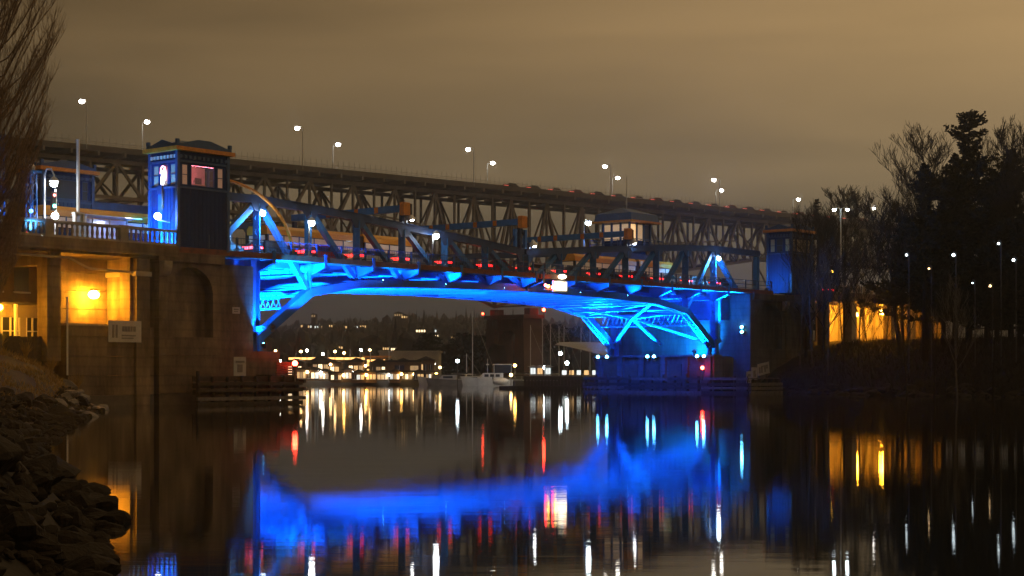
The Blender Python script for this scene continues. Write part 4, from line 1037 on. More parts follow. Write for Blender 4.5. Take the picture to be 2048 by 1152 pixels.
def nav(label, s_, u_, zb, zl, r=.2, m='lamp_red'):
    g = bthing('navigation_light', label, 'navigation light', s_, u_, zb, 'red navigation lights')
    MB().tube([(s_,u_,zb),(s_,u_,zl-.2)], .08, 8).build('post', 'grey_steel', g); box('base', 'grey_steel', g, s_-.18, s_+.18, u_-.18, u_+.18, zl-.3, zl-.18)
    MB().ball((s_,u_,zl), r, 12, 8).build('lens', m, g, smooth=True)
    for zz in (zl+.22,): MB().tube([(s_,u_,zz),(s_,u_,zz+.1)], [.2,.1], 10).build('cap', 'grey_steel', g)
nav('red navigation light on the end of the left timber fender', 10.3, -1.6, 1.6, 3.1, .22)
nav('red navigation light above the right fender between the floodlights', 73.9, 1.6, 1.6, 2.85, .2)
g = bthing('centre_light_box', 'bright warm light box with round lamp at the middle of the span', 'light box', 46, -.2, 10.2)
box('back_plate', 'grey_paint', g, 44.9, 47.1, -.28, -.12, 10.1, 11.2); box('panel', 'light_panel', g, 45.1, 46.9, -.36, -.285, 10.25, 11.05)
MB().ball((46.0,-.5,11.55), .42, 14, 8, .55).build('lamp', 'light_panel', g, smooth=True)
for e, zz in ((43.9, 10.55), (44.95, 10.4)):
    MB().ball((e,-.45,zz), .16, 10, 6).build('signal_lamp', 'lamp_amber', g); MB().ball((e-.4,-.45,zz+.08), .14, 10, 6).build('signal_lamp', 'lamp_red', g)
box('arm', 'grey_paint', g, 43.4, 44.88, -.4, -.3, 10.2, 10.3)
# sodium lamps on the left bank
def sodium(label, s_, u_, z, r, m='lamp_sodium'):
    g = bthing('sodium_lamp', label, 'wall lamp', s_, u_, z, 'amber lamps')
    MB().ball((s_,u_,z), r, 12, 8, .75).build('lens', m, g, smooth=True); box('bracket', 'grey_steel', g, s_-.06, s_+.06, u_, u_+.5, z+r*.75, z+r*.75+.08)
    MB().tube([(s_,u_,z+r*.7),(s_,u_,z+r*.7+.15)], [r*1.1,r*.4], 12).build('hood', 'grey_steel', g)
sodium('large glowing amber lamp on the wall left of the pier', -5.5, 2.7, 8.05, .40)
sodium('small amber lamp under the porch behind the bare tree', -13.2, 2.9, 6.9, .25)

# ================================================================== RIGHT APPROACH AND UNDERPASS
rv = bthing('approach_viaduct', 'right hand approach road over an amber lit underpass', 'viaduct', 110, 8, 0)
box('slab', 'concrete', rv, 95.9, 170, .1, 17.2, 11.1, 11.75); box('edge_beam', 'concrete', rv, 95.9, 170, -.3, .098, 11.2, 12.2)
for s_ in (100, 106.5, 117.5, 122.2, 127, 133): box('column', 'concrete', rv, s_-.5, s_+.5, .4, 1.5, 4, 11.09)
box('back_wall', 'pale_concrete', rv, 108.5, 144, 6.2, 6.7, 4, 11.09)
for k in range(9): box('pilaster', 'pale_concrete', rv, 110+k*3.4, 110.7+k*3.4, 5.75, 6.19, 4, 11.08)
for k in range(40): box('baluster', 'pale_concrete', rv, 96.5+k*1.1, 96.7+k*1.1, -.12, .05, 12.21, 12.9)
box('rail', 'pale_concrete', rv, 95.9, 142, -.16, .09, 12.9, 13.05)
box('pier_shaft', 'pale_concrete', rv, 104.3, 105.7, -.6, .3, 5, 11.0)
for i, (s_, u_, z) in enumerate(((111.5, 3.0, 10.3), (108.2, 1.0, 9.6))):
    sodium(['upper','lower'][i] + ' amber lamp hanging in the right underpass', s_, u_, z, .42)
sodium('amber lamp deep in the right underpass behind a column', 120.5, 3.4, 10.3, .42); sodium('amber lamp at the right end of the underpass', 128.0, 3.4, 10.0, .4)
def double_lamp():
    b = BW(112, 5, 12); g = thing('street_lamp', 'twin headed street lamp rising above the right approach road', 'street lamp', b)
    h = pz(418, b.y)-b.z
    MB().tube([(0,0,-.3),(0,0,h)], [.12,.08], 8).build('pole', 'metal_pole', g)
    for sg in (-1, 1):
        MB().tube([(0,0,h),(sg*.35,0,h+.15),(sg*.8,0,h+.02)], .05, 6).build('arm', 'metal_pole', g); MB().ball((sg*.85,0,h-.12), .24, 10, 6, .6).build('lens', 'lamp_cool', g, smooth=True)
double_lamp()
pole_spots = [(1813,510,168,.15,'lamp_cool'),(1858,537,166,.14,'lamp_warm'),(1907,510,163,.20,'lamp_cool'),(1997,487,160,.15,'lamp_cool'),(2027,520,159,.18,'lamp_cool'),(1980,572,160,.17,'lamp_warm'),(1945,566,163,.09,'lamp_cool')]
for i, (x, y, D, r, m) in enumerate(sorted(pole_spots)):
    g = thing('street_lamp', f'{ORDW[i]} from the left of the small lamps glinting among the right hand trees', 'street lamp', (px(x, D), D, gz(px(x, D), D)), 0, 'lamps seen through the trees')
    h = pz(y, D)-gz(px(x, D), D); MB().tube([(.25,0,-1),(.25,0,h+.25),(0,0,h+.3)], .06, 6).build('pole', 'black', g, off=(0,0,0)); MB().ball((0,0,h), r*.8, 8, 6).build('lens', m.replace('lamp_', 'lamp_dim_'), g, smooth=True, off=(0,0,0))
b = BW(106, 3, 12); g = thing('traffic_signal', 'amber traffic signal on the right approach road', 'traffic signal', b)
h = pz(543, b.y)-b.z; MB().tube([(0,0,-.3),(0,0,h+.8)], .08, 8).build('post', 'grey_paint', g); MB().box(-.18,.18,-.15,.15,h-.5,h+.7).build('head', 'black', g); MB().ball((0,-.2,h), .16, 8, 6).build('lens', 'lamp_amber', g)
b = BW(109, 7, 12); g = thing('steel_pole', 'bluish plain pole left of the twin headed lamp', 'pole', b); MB().tube([(0,0,-.3),(0,0,pz(480,b.y)-b.z)], .13, 8).build('shaft', 'metal_pole', g); MB().beam((-1.2,0,pz(490,b.y)-b.z),(.2,0,pz(490,b.y)-b.z),.08,.08).build('arm', 'metal_pole', g)
for i, (s_) in enumerate((100.5, 107)):
    o = thing('car', None, None, BW(s_, 3.4, 11.76), TH); car(o, ['left','right'][i] + ' of two cars with tail lights on the right approach road', 'car_dark', 'cars on the right approach')

# ================================================================== TREES
def bare_tree(name, label, loc, H, spread, seed, m='dark_bark', depth=5, lean=(0,0), up=.35, trunk=.26, kids=4, twig=.012, group=None, start=.22):
    r = random.Random(seed); t = thing(name, label, 'tree', loc, 0, group)
    tk = MB(); cr = MB()
    def grow(p, d, L, rr, dep):
        pts = [p]; q = p; dd = d; n = 3 if dep > 1 else 2
        for i in range(n):
            dd = (dd + Vector((r.uniform(-.16,.16), r.uniform(-.16,.16), r.uniform(-.04,.12)))).normalized(); q = q + dd*(L/n); pts.append(q)
        cr.tube(pts, [max(twig, rr*(1-.45*i/n)) for i in range(n+1)], 5 if rr > .05 else 3, cap=False)
        if dep <= 0: return
        for k in range(kids):
            f = .35+.65*(k+r.random()*.6)/kids; i = min(n-1, int(f*n)); pp = pts[i].lerp(pts[i+1], f*n-i if f*n-i <= 1 else 1)
            a = r.uniform(0,6.283); side = Vector((math.cos(a), math.sin(a), r.uniform(-.1,.45)))
            nd = (dd*(1.0) + side*spread + Vector((0,0,up))).normalized()
            grow(pp, nd, L*r.uniform(.52,.72), rr*.52, dep-1)
    pts = [Vector((0,0,-.4))]; n = 7
    for i in range(1, n+1): pts.append(Vector((lean[0]*i/n + r.uniform(-.12,.12)*H*.02, lean[1]*i/n + r.uniform(-.12,.12)*H*.02, H*.78*i/n)))
    tk.tube(pts, [trunk*(1-.85*i/n) for i in range(n+1)], 8); tk.build('trunk', m, t, smooth=True)
    nb = 13
    for k in range(nb):
        f = start + (1-start)*(k+r.random())/nb; i = min(n-1, int(f*n)); pp = pts[i].lerp(pts[i+1], f*n-i)
        a = k*2.4+r.uniform(-.4,.4); d = Vector((math.cos(a)*spread, math.sin(a)*spread, .55+up)).normalized()
        grow(pp, d, H*.30*(1.1-.55*f), trunk*.42*(1.05-.75*f), depth-2)
    cr.build('crown', m, t); return t
def poplar(label, loc, H, rad_, seed):
    r = random.Random(seed); t = thing('poplar_tree', label, 'tree', loc)
    pts = [Vector((r.uniform(-.1,.1), r.uniform(-.1,.1), H*.97*i/9-.4)) for i in range(10)]
    MB().tube(pts, [.5*(1-.93*i/9)+.02 for i in range(10)], 9).build('trunk', 'bark', t, smooth=True)
    cr = MB()
    for k in range(300):
        f = .05+.93*((k+r.random())/300); z = H*f; a = r.uniform(0,6.283)
        L = (H*.24)*(1.0-.55*f)*r.uniform(.65,1.15); R0 = rad_*(.55+.6*math.sin(min(1,f*1.4)*math.pi*.72))
        p = Vector((0,0,z)); o = Vector((math.cos(a), math.sin(a), 0)); bp = []
        for i in range(6):
            q = i/5; bp.append(p + o*R0*(q**.75)*r.uniform(.92,1.05)*.95 + Vector((r.uniform(-.1,.1), r.uniform(-.1,.1), L*q**1.15)))
        r0 = .065*(1-.6*f); cr.tube(bp, [r0*(1-.8*i/5)+.006 for i in range(6)], 4, cap=False)
        for j in range(30):
            q = r.uniform(.12,1)*5; i = min(4, int(q)); s_ = bp[i].lerp(bp[i+1], q-i); aa = a+r.uniform(-1.5,1.5); l = r.uniform(.6,2.1)*(1.1-.4*f)
            e1 = s_ + Vector((math.cos(aa)*l*.28, math.sin(aa)*l*.28, l*.5)); e2 = s_ + Vector((math.cos(aa)*l*.42+r.uniform(-.08,.08), math.sin(aa)*l*.42, l))
            cr.tube([s_, e1, e2], [.011,.008,.0045], 3, cap=False)
            if r.random() < .75:
                for w in range(2):
                    e3 = e1 + Vector((r.uniform(-.45,.45), r.uniform(-.45,.45), r.uniform(.4,.9))); cr.tube([e1, e3], [.010,.005], 3, cap=False)
    cr.build('crown', 'bark', t); return t
poplar('tall bare poplar with upright brown twigs at the left edge', (-31.9, 98, nbank_z(-31.9, 98)), 36, 4.1, 3)
def conifer(name, label, loc, H, rb, seed, m='needles', dens=1.0, start=.12, pw=.8, group='conifers on the right bank'):
    r = random.Random(seed); t = thing(name, label, 'tree', loc, 0, group)
    MB().tube([(0,0,-.5),(r.uniform(-.2,.2),0,H*.5),(0,0,H*.99)], [H*.017,H*.01,.03], 8).build('trunk', 'dark_bark', t, smooth=True)
    lim = MB(); cr = MB(); n = int(H*2.9*dens)
    for k in range(n):
        f = start + (1-start)*(k+r.random())/n; z = H*f
        base = rb*(1-f)**pw*(.62+.38*math.sin(f*23+seed)) * r.uniform(.6,1.18) + .12
        for q in range(3):
            a = r.uniform(0,6.283); L = base*r.uniform(.75,1.1); rise = r.uniform(.05,.5)*(.3+f)
            p0 = Vector((0,0,z)); pts = [p0 + Vector((math.cos(a)*L*i/4, math.sin(a)*L*i/4, L*rise*(i/4)**1.4 - .08*L*math.sin(i/4*3.14))) for i in range(5)]
            lim.tube(pts, [.05*(1-.8*i/4)+.008 for i in range(5)], 3, cap=False)
            m_ = int(5+L*7)
            for j in range(m_):
                g = .22+.78*(j+r.random())/m_; i = min(3, int(g*4)); c = pts[i].lerp(pts[i+1], g*4-i)
                c = c + Vector((r.uniform(-.3,.3), r.uniform(-.3,.3), r.uniform(-.15,.25)))*(.4+.25*L*.3)
                w = r.uniform(.3,.62)*(1.05-.45*f)
                for x in range(4):                                # a spray of needle tufts
                    dv = Vector((math.cos(a)*.5+r.uniform(-1,1), math.sin(a)*.5+r.uniform(-1,1), r.uniform(-.15,.95))).normalized()*w
                    sv = dv.cross(Vector((r.uniform(-1,1), r.uniform(-1,1), r.uniform(-1,1)))).normalized()*w*.28
                    cr.poly([c-sv*.4, c+dv*.55-sv, c+dv, c+dv*.55+sv, c+sv*.4])
    lim.build('limb', 'dark_bark', t); cr.build('crown', m, t); return t
def right_con(x, ytop, D, rb, seed, label, **k):
    X = px(x, D); z = gz(X, D); conifer('conifer', label, (X, D, z), pz(ytop, D)-z, rb, seed, **k)
right_con(1938, 228, 177, 12.0, 11, 'tallest dark conifer in the middle of the right hand trees', dens=1.5, pw=.58)
right_con(1850, 330, 172, 8.0, 12, 'shorter conifer just left of the tallest one at right', dens=1.3, start=.36)
right_con(2022, 300, 180, 9.0, 13, 'broad conifer right of the tallest one at the frame edge', dens=1.4, pw=.6)
right_con(1888, 390, 176, 8.0, 14, 'low bushy conifer in front of the tallest one', dens=1.4, start=.3)
right_con(1972, 390, 172, 9.0, 15, 'lowest dark conifer near the right shore', dens=1.4)
right_con(1805, 455, 180, 6.5, 16, 'small dark conifer at the left end of the right hand trees', dens=1.2, start=.42)
right_con(2040, 430, 168, 7.5, 18, 'dark conifer at the right frame edge close to the shore', dens=1.4)
right_con(1994, 350, 182, 9.0, 19, 'dense conifer filling the gap right of the tallest one', dens=1.5, pw=.6)
right_con(1910, 310, 188, 9.0, 20, 'dense conifer close behind the left side of the tallest one', dens=1.5, pw=.6)
right_con(1634, 398, 300, 4.6, 17, 'little pointed conifer standing by the high bridge end')
def right_bare(x, ytop, D, spread, seed, label, **k):
    X = px(x, D); z = gz(X, D) if D < 230 else 6; bare_tree('bare_tree', label, (X, D, z), (pz(ytop, D)-z)*1.03, spread, seed, group='bare trees on the right bank', **k)
right_bare(1860, 285, 185, .75, 21, 'wide bare tree behind the conifers with its crown against the sky', trunk=.4, depth=6, kids=4, twig=.02)
right_bare(1800, 400, 178, .8, 22, 'bare spreading tree leaning left beside the conifers', trunk=.32, depth=6, lean=(-1.5,0), twig=.02)
right_bare(2040, 268, 176, .6, 23, 'tall bare tree rising at the right frame edge', trunk=.35, depth=6, twig=.02)
right_bare(1975, 300, 186, .6, 24, 'bare tree showing between the two tallest conifers', trunk=.35, depth=5, twig=.02)
right_bare(1690, 390, 260, .8, 25, 'round bare tree crown above the end of the high bridge', trunk=.4, depth=6, twig=.03)
right_bare(1612, 430, 190, .6, 27, 'bare tree with dense twigs in front of the right end tower', trunk=.2, depth=5, twig=.014)
right_bare(1648, 445, 186, .65, 28, 'twiggy bare tree on the slope right of the end tower', trunk=.2, depth=5, twig=.014)
right_bare(1655, 415, 275, .8, 26, 'smaller bare crown left of the round one by the high bridge', trunk=.35, depth=5, twig=.03)
for i, (x, yt, D, sd, ln) in enumerate(((1600,520,186,31,.4),(1625,470,184,32,-.5),(1655,490,180,33,.3),(1688,520,182,34,-.7),(1716,500,178,35,.5),(1745,560,172,36,-1.2),(1768,545,176,37,.8),(1815,560,160,38,-.6),(1868,540,156,39,.5),(1915,560,150,40,-.3),(1985,540,148,41,.4))):
    X = px(x, D); z = gz(X, D); bare_tree('young_tree', f'{ORDW[i]} slim bare young tree from the left on the right bank', (X, D, z), pz(yt, D)-z, .55, sd, 'pale_bark' if i in (0,1,2,9) else 'dark_bark', 5, (ln, .3), .5, .11, 3, .012, 'young bare trees on the right bank', .3)
for i in range(5):
    X, Y = -31.5+R.uniform(-3,5), 103+R.uniform(-3,6)
    t = thing('dry_shrub', f'{ORDW[i]} dry shrub from the left on the lamp lit grass', 'shrub', (-35.2+i*1.55, 106+.5*i, nbank_z(-35.2+i*1.55, 106+.5*i)), 0, 'dry shrubs on the left bank'); mb = MB()
    for k in range(70):
        a = R.uniform(0,6.283); e = R.uniform(.15,.6); mb.tube([(0,0,-.05),(math.cos(a)*e*.4, math.sin(a)*e*.4, .5),(math.cos(a)*e, math.sin(a)*e, R.uniform(.7,1.35))], [.02,.015,.006], 3, cap=False)
    mb.build('stem', 'dry_grass', t)
for i in range(2):
    X, Y = -34.3+i*1.0, 104.5; t = thing('garden_chair', ['left','right'][i] + ' slatted garden chair on the grass by the fence', 'chair', (X, Y, nbank_z(X, Y)), .3-i*.6, 'garden chairs')
    for k in range(4): MB().box(-.36+k*.19, -.36+k*.19+.16, .2, .24, .35, 1.05).build('back_slat', 'pale_timber', t)
    for k in range(3): MB().box(-.36, .37, -.25+k*.16, -.25+k*.16+.13, .35, .39).build('seat_slat', 'pale_timber', t)
    for a in (-.36, .30):
        for b in (-.25, .17): MB().box(a, a+.06, b, b+.06, -.05, .345).build('leg', 'pale_timber', t)

# ================================================================== MARINA, HOUSEBOATS, HILL HOUSES
def house(name, label, cat, X, Y, z, w, d, h, wall, roof, wins, flat=False, group=None, lampm=None):
    g = thing(name, label, cat, (X, Y, z), 0, group)
    MB().box(-w/2, w/2, 0, d, 0, h).build('wall', wall, g, off=(0,0,0))
    if flat: MB().box(-w/2-.3, w/2+.3, -.3, d+.3, h+.003, h+.35).build('roof', roof, g, off=(0,0,0))
    else: MB().prism([(-w/2-.4, h+.003), (w/2+.4, h+.003), (0, h+w*.26)], 'y', -.4, d+.4).build('roof', roof, g, off=(0,0,0))
    for (a, b, c_, e, m) in wins:
        p = MB().box(a*w-w/2, b*w-w/2, -.05, -.003, c_*h, e*h).build('window', m, g, off=(0,0,0))
        fr = MB(); fr.box((a+b)/2*w-w/2-.04, (a+b)/2*w-w/2+.04, -.08, -.053, c_*h, e*h); fr.box(a*w-w/2-.06, b*w-w/2+.06, -.1, -.053, c_*h-.09, c_*h-.003); fr.build('frame', 'white_paint', p, off=(0,0,0))
    if lampm: MB().ball((w*.5+.25, -.35, h*.8), .26, 8, 6).build('lamp', lampm, g, off=(0,0,0))
    return g
rh = random.Random(5)
W3 = lambda ms: [(.08+.3*i, .3+.3*i, .35, .8, m) for i, m in enumerate(ms)]
xs_ = [(607,8),(630,11),(652,9),(676,10),(698,8),(720,11),(745,9),(768,10),(792,9),(816,10),(840,9),(862,8)]
for i, (x, w) in enumerate(xs_):
    D = 296+rh.uniform(0,6); w_ = w*.22; ms = [rh.choice(['window_bright','window_warm','window_dim','window_cool','dark_glass','window_warm']) for _ in range(3)]
    house('houseboat', f'{ORDW[i]} small lit houseboat from the left along the far shore', 'houseboat', px(x, D), D-3, .35, w_*1.0, 4.5, 2.0+rh.uniform(-.3,.5), rh.choice(['house_brown','house_dark','house_beige']), 'roof_dark', W3(ms), i % 3 == 0, 'houseboats on the far shore', ['lamp_warm','lamp_far','lamp_sodium_far'][i % 3] if i not in (2,6,10) else None)
for i, (x, w) in enumerate(((590,3.0),(641,3.4),(665,3.0),(712,3.2),(757,3.6),(806,3.2),(852,3.0))):
    D = 309; house('shore_hut', f'{ORDW[i]} two storey waterside hut from the left behind the houseboats', 'hut', px(x, D), D, .6, w, 5, 3.4+rh.uniform(-.4,.6), rh.choice(['house_brown','house_dark']), 'roof_dark', W3([rh.choice(['window_bright','window_warm','dark_glass','window_dim']) for _ in range(3)]), False, 'huts behind the houseboats', 'lamp_warm' if i % 2 else None)
house('boat_shed', 'long beige flat roofed building above the houseboats', 'building', px(818, 340), 340, 1, 12.5, 12, 5.4, 'house_beige', 'house_beige', [(.15,.22,.3,.75,'dark_glass'),(.62,.68,.5,.68,'window_bright'),(.74,.86,.5,.68,'window_warm')], True)
house('boat_shed', 'brown timber building with a dark window among the houseboats', 'building', px(805, 304), 304, .6, 6.6, 6, 3.6, 'house_brown', 'roof_dark', [(.28,.55,.35,.82,'dark_glass'),(.72,.95,.35,.8,'window_dim')], True)
house('boat_shed', 'amber lit shed at the right end of the bright strip', 'building', px(752, 325), 325, 1, 4.5, 6, 4.2, 'house_brown', 'orange_paint', [(.1,.9,.15,.45,'strip_orange'),(.1,.9,.6,.9,'strip_orange')], True)
# added shed; its glowing strip stands for a streak of traffic lights
D = 330; g = thing('streak_stand_in', 'long low added shed whose orange strip stands for a traffic light streak', 'shed', (px(668, D), D, .8)); w = 18.5
MB().box(-w/2, w/2, .3, 7, 3.3, 4.5).build('roof', 'house_dark', g); MB().box(-w/2, w/2, .05, .29, 4.0, 4.45).build('light_streak', 'strip_orange', g); MB().box(-w/2, w/2, 6, 7, 0, 3.29).build('back_wall', 'house_dark', g)
for i in range(11): MB().box(-w/2+i*w/10-.08, -w/2+i*w/10+.08, .3, .5, -.3, 3.29).build('post', 'pale_timber', g)
lampposts = [(551,702,1.0,'lamp_warm'),(602,703,.0,'lamp_warm'),(614,701,1,'lamp_far'),(646,708,0,'lamp_far'),(670,703,1,'lamp_warm'),(688,706,1,'lamp_sodium_far'),(722,700,1,'lamp_far'),(740,700,0,'lamp_warm'),(560,722,1,'lamp_far'),(868,728,0,'lamp_far'),(880,735,0,'lamp_warm'),(915,722,0,'lamp_cool'),(1030,731,0,'lamp_sodium_far'),(1121,707,1,'lamp_cool'),(1134,726,0,'lamp_cool'),(1066,737,0,'lamp_cool'),(1089,735,0,'lamp_cool'),(1022,750,0,'lamp_warm')]
for i, (x, y, _, m) in enumerate(sorted(lampposts)):
    D = 318 if x < 900 else 268; g = thing('dock_lamp', f'{ORDW[i]} lamp on a post from the left along the far docks', 'lamp', (px(x, D), D, .6), 0, 'lamps along the far docks'); h = pz(y, D)-.6
    MB().tube([(0,0,-.8),(0,0,h-.2)], .07, 6).build('post', 'pale_timber', g, off=(0,0,0)); MB().ball((0,0,h), .26 if x < 1040 else .3, 8, 6).build('lens', m, g, smooth=True, off=(0,0,0))
# hill houses
hh = [(612,654,5,'c'),(625,655,4,'c'),(638,656,4,'c'),(651,656,3,'w'),(664,654,6,'w'),(694,656,5,'w'),(716,656,4,'c'),(730,655,6,'w'),(845,664,9,'b'),(872,664,4,'c'),(877,673,4,'b'),(908,676,3,'w'),(743,682,5,'b'),(752,687,4,'w'),(770,687,7,'w'),(724,697,4,'w'),(742,696,7,'w'),(760,698,5,'b'),(778,699,6,'w'),(794,700,6,'b'),(812,698,5,'w'),(818,695,4,'b'),(835,697,5,'b'),(660,700,4,'w'),(690,697,4,'w'),(632,634,4,'d'),(800,632,8,'d'),(812,636,6,'d'),(895,690,3,'c'),(940,652,3,'d')]
for i, (x, y, n, k) in enumerate(sorted(hh)):
    D = 900 if y < 660 else (620 if y < 692 else 480); sc_ = D/FPX; X = px(x, D); z = pz(y+4, D); w = n*2.2*sc_; h = 8*sc_
    m = {'c':'window_cool','w':'window_warm','b':'window_bright','d':'window_dim'}[k]
    lab = f'lit house on the far hill, {ORDW[i] if i < 20 else ["twenty first","twenty second","twenty third","twenty fourth","twenty fifth","twenty sixth","twenty seventh","twenty eighth","twenty ninth","thirtieth"][i-20]} from the left'
    g = thing('hill_house', lab, 'house', (X, D-12, z), 0, 'lit houses on the far hill')
    MB().box(-w/2, w/2, 0, 8, -13, h).build('wall', 'house_dark', g, off=(0,0,0)); MB().prism([(-w/2-.5, h+.003), (w/2+.5, h+.003), (0, h+w*.2)], 'y', -.5, 8.5).build('roof', 'roof_dark', g, off=(0,0,0))
    nw = max(2, n//2)
    for q in range(nw):
        a = -w/2+w*(q+.18)/nw; MB().box(a, a+w*.6/nw, -.15, -.003, h*.3, h*.82).build('window', m if rh.random() < .8 else 'window_warm', g, off=(0,0,0))
# boats
def hull_mb(L, B, H, sheer=.35):
    mb = MB(); n = 11; rows = []
    for i in range(n):
        t = i/(n-1); x = -L/2+L*t; bw = B/2*(1-max(0, (t-.45)/.55)**2.2)*(.86+.14*min(1, t/.2)); zt = H*(1+sheer*t**2); kz = -.35*(1-t**3)
        if i == n-1: bw = .03
        rows.append([(x+(.0 if i < n-1 else .35), -bw, zt), (x, -bw*.86, .0), (x, 0, kz), (x, bw*.86, .0), (x+(.0 if i < n-1 else .35), bw, zt)])
    for rr in rows: mb.v += rr
    for i in range(n-1):
        for j in range(4): a = i*5+j; mb.f.append((a, a+5, a+6, a+1))
        mb.f.append((i*5, i*5+4, i*5+9, i*5+5))
    mb.f.append((0,1,2,3,4)); return mb
def sailboat(label, x, ytop, D, L, rz, hullm='hull_white', group='sailing boats in the marina'):
    g = thing('sailing_boat', label, 'boat', (px(x, D), D, .05), rz, group)
    hull_mb(L, L*.3, .95).build('hull', hullm, g, smooth=False, off=(0,0,0)); H = pz(ytop, D)-.05
    MB().prism([(-L*.2, .95), (L*.22, 1.0), (L*.12, 1.5), (-L*.2, 1.5)], 'y', -L*.09, L*.09).build('cabin', hullm, g, off=(0,0,0))
    for sg in (-1, 1): MB().box(-L*.12, L*.08, min(sg*L*.0905, sg*L*.094), max(sg*L*.0905, sg*L*.094), 1.12, 1.34).build('window', 'dark_glass', g, off=(0,0,0))
    MB().tube([(0,0,.9),(0,0,H)], [.10,.07], 6).build('mast', 'metal_pole', g, off=(0,0,0)); MB().tube([(0,0,1.9),(-L*.42,0,1.95)], .09, 6).build('boom', 'metal_pole', g, off=(0,0,0))
    MB().tube([(-L*.1,0,2.02),(-L*.4,0,2.06)], .14, 6).build('furled_sail', 'canvas', g, off=(0,0,0)); MB().tube([(L*.5,0,1.2),(0,0,H*.97)], .02, 3).build('forestay', 'metal_pole', g, off=(0,0,0)); MB().beam((0,-L*.08,H*.6),(0,L*.08,H*.6),.04,.04).build('spreader', 'metal_pole', g, off=(0,0,0))
masts = [(945,622,288,9,.2),(933,707,292,6,.1),(1085,640,300,8,.4),(1101,648,305,8,.4),(1118,652,310,8,.5),(1128,650,312,8,.4),(1162,655,318,8,.3),(1180,655,320,8,.3),(656,700,312,6,.3),(700,698,314,7,.2),(720,702,314,7,.4),(741,697,312,7,.2),(778,693,312,7,.1),(1061,650,300,8,.3)]
for i, (x, yt, D, L, rz) in enumerate(sorted(masts)):
    sailboat(f'{ORDW[i]} sailing boat mast from the left in the marina', x, yt, D, L, rz, ['hull_white','hull_grey'][i % 2])
D = 276; g = thing('motor_yacht', 'white motor yacht with dark canvas enclosure moored under the bridge', 'boat', (px(975, D), D, 0), math.pi+.1)
hull_mb(8.4, 2.7, 1.05, .5).build('hull', 'hull_white', g, off=(0,0,0))
MB().prism([(-2.6,1.1),(1.6,1.15),(.7,2.15),(-2.6,2.15)], 'y', -1.0, 1.0).build('cabin', 'hull_white', g, off=(0,0,0))
for k in range(3):
    for sg in (-1, 1): MB().box(-2.0+k*.95, -1.3+k*.95, min(sg*1.003, sg*1.03), max(sg*1.003, sg*1.03), 1.5, 1.95).build('window', 'dark_glass', g, off=(0,0,0))
MB().box(-3.9, -1.1, -1.05, 1.05, 2.16, 3.55).build('canvas_enclosure', 'canvas', g, off=(0,0,0)); MB().box(-4.0, -1.0, -1.15, 1.15, 3.553, 3.68).build('hardtop', 'hull_white', g, off=(0,0,0))
for a in (-3.95, -1.05):
    for b in (-1.1, 1.06): MB().box(a-.04, a+.04, b, b+.05, 1.1, 3.55).build('frame_post', 'metal_pole', g, off=(0,0,0))
MB().tube([(0,0,2.15),(0,0,4.6)], .06, 6).build('mast', 'metal_pole', g, off=(0,0,0)); MB().ball((0,0,3.6), .28, 10, 6, .5).build('radar', 'white_paint', g, off=(0,0,0))
mb = MB()
for k in range(6): a = -.6+k*.85; mb.tube([(a, -1.1+.05*k, 1.2), (a, -1.1+.05*k, 1.75)], .025, 5)
mb.tube([(-.6,-1.1,1.75),(3.9,-.7,1.9)], .025, 5); mb.build('bow_rail', 'metal_pole', g, off=(0,0,0))
D = 272; g = thing('dinghy', 'white inflatable dinghy hanging off the yacht stern', 'boat', (px(1001, D), D-.6, .75)); MB().tube([(-1.3,0,0),(-.9,0,.05),(0,0,.0),(.9,0,.05),(1.35,0,.2)], [.35,.55,.62,.52,.12], 12).build('hull', 'hull_white', g, smooth=True); MB().box(-1.35,-1.2,-.1,.1,.3,.9).build('outboard', 'black', g)
D = 284; g = thing('cabin_cruiser', 'pale cabin cruiser left of the white motor yacht', 'boat', (px(893, D), D, 0), math.pi-.1)
hull_mb(6.6, 2.3, .95, .4).build('hull', 'hull_grey', g, off=(0,0,0)); MB().prism([(-1.8,1.0),(1.4,1.0),(.6,1.8),(-1.8,1.8)], 'y', -.8, .8).build('cabin', 'hull_white', g, off=(0,0,0)); MB().box(-1.2,.5,.803,.83,1.25,1.6).build('window', 'dark_glass', g, off=(0,0,0)); MB().box(-2.6,-.2,-.85,.85,1.803,1.95).build('hardtop', 'canvas', g, off=(0,0,0))
D = 287; g = thing('fishing_boat', 'small grey boat with bow to the left beside the houseboats', 'boat', (px(866, D), D, 0), math.pi+.3)
hull_mb(5, 2, 1.0, .6).build('hull', 'hull_white', g, off=(0,0,0)); MB().box(-1.4,.2,-.6,.6,1.0,2.0).build('wheelhouse', 'hull_grey', g, off=(0,0,0)); MB().box(-1.2,0,-.63,-.603,1.45,1.85).build('window', 'window_dim', g, off=(0,0,0))
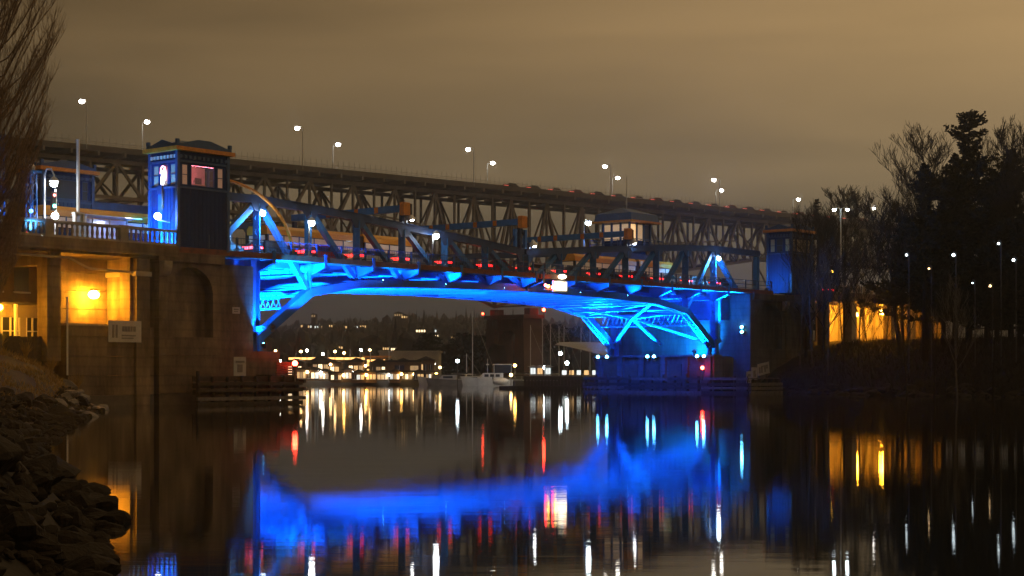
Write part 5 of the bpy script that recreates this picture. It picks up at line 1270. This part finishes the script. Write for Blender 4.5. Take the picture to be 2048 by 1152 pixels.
# quay and covered dock on the right
D = 232; g = thing('quay', 'dark floating quay in front of the covered dock', 'quay', (px(1121, D), D, 0)); w = 14.5
MB().box(-w/2+2, w/2, 0, 26, 1.2, 1.7).build('deck', 'timber', g)
for i in range(26): a = -w/2+2+i*.48; MB().box(a, a+.43, -.12, -.004, -.4, 1.75).build('facing_board', 'timber', g)
MB().box(-w/2-1.5, w/2-5, -3.0, -.5, -.3, .38).build('float', 'timber', g)
for i in range(5): MB().tube([(-w/2+.5+i*2.1,-1.0,-1),(-w/2+.5+i*2.1,-1.0,.9)], .11, 7).build('pile', 'timber', g)
D = 250; g = thing('covered_dock', 'open covered dock with sloping corrugated roof beside the right pier', 'dock shed', (px(1172, D), D, 1.7)); w = 9.6
zl, zr = pz(690, D)-1.7, pz(722, D)-1.7; dpt = 12; zk = pz(685, D+dpt)-1.7
for i in range(24):
    a = -w/2+i*w/24; b = a+w/24*.93; za = zl+(zr-zl)*(i/24)**1.2*.9; zb = zl+(zr-zl)*((i+1)/24)**1.2*.9
    mb = MB(); mb.v = [(a,-.8,za),(b,-.8,zb),(b+1.2,dpt,zk),(a+1.2,dpt,zk),(a,-.8,za+.07),(b,-.8,zb+.07),(b+1.2,dpt,zk+.07),(a+1.2,dpt,zk+.07)]; mb.f = [(0,3,2,1),(4,5,6,7),(0,1,5,4),(1,2,6,5),(2,3,7,6),(3,0,4,7)]; mb.build('roof_sheet', 'corrugated', g, off=(0,0,0))
for i in range(6): a = -w/2+.8+i*1.6; MB().box(a, a+.16, -.3, -.14, 0, zl+(zr-zl)*((a+w/2)/w)-.05).build('post', 'timber', g, off=(0,0,0))
MB().box(w/2-2.6, w/2, -.9, -.82, zr-.3, zr+.1).build('sign_light', 'light_panel', g, off=(0,0,0)); MB().box(w/2-2.4, w/2+.5, -.4, -.3, .1, 1.3).build('lit_window', 'window_bright', g, off=(0,0,0))
for i in range(5): MB().box(-w/2+1.2+i*1.15, -w/2+1.9+i*1.15, 3.0, 3.05, .2, .9).build('lit_window', ['window_cool','window_warm'][i % 2], g, off=(0,0,0))
for i, (x, m) in enumerate(((1066,'window_cool'),(1080,'window_warm'),(1096,'window_cool'))):
    D = 266; house('dock_kiosk', ['left','middle','right'][i] + ' brightly lit white kiosk on the quay left of the covered dock', 'kiosk', px(x, D), D, 1.7, 1.1, 1.6, 1.5, 'white_paint', 'white_paint', [(.15,.85,.2,.85,m)], False, 'kiosks on the quay')
for i, (x, yt, D, rr) in enumerate(((858,668,420,6),(905,690,400,5),(925,668,440,6),(955,672,450,7),(1000,690,460,6),(1110,650,470,8),(1160,655,480,8),(1210,660,470,8))):
    X = px(x, D); r = random.Random(60+i); t = thing('shore_tree', f'{ORDW[i]} dark leafy tree from the left behind the marina', 'tree', (X, D, .8), 0, 'dark trees behind the marina'); H = pz(yt, D)-.8
    MB().tube([(0,0,-.5),(0,0,H*.7)], [.4,.15], 7).build('trunk', 'dark_bark', t, off=(0,0,0)); mb = MB()
    for k in range(1500):
        a = r.uniform(0,6.283); f = r.random()**.6; zz = r.uniform(.15,1); ww = rr*.8*math.sin(min(1,zz*.9+.1)*2.9)**.6; c = Vector((math.cos(a)*f*ww, math.sin(a)*f*ww, H*zz)); e = .55
        mb.poly([c+Vector((r.uniform(-e,e), r.uniform(-e,e), r.uniform(-e,e))) for _ in range(3)])
    mb.build('crown', 'needles', t, off=(0,0,0))

# ================================================================== DAMP NIGHT AIR
def haze():
    m = bpy.data.materials.new('haze'); m.use_nodes = True; N = m.node_tree.nodes
    for n in list(N):
        if n.type != 'OUTPUT_MATERIAL': N.remove(n)
    v = N.new('ShaderNodeVolumePrincipled'); v.inputs['Density'].default_value = .0004; v.inputs['Color'].default_value = (.85,.87,.9,1); v.inputs['Anisotropy'].default_value = .9
    m.node_tree.links.new(v.outputs[0], [n for n in N if n.type == 'OUTPUT_MATERIAL'][0].inputs['Volume'])
    MATS['haze'] = m
    o = MB().box(-1500, 1500, -250, 1700, -3, 78).build('haze', 'haze'); tag(o, 'thin damp night air over the canal', 'haze', kind='stuff')
haze()
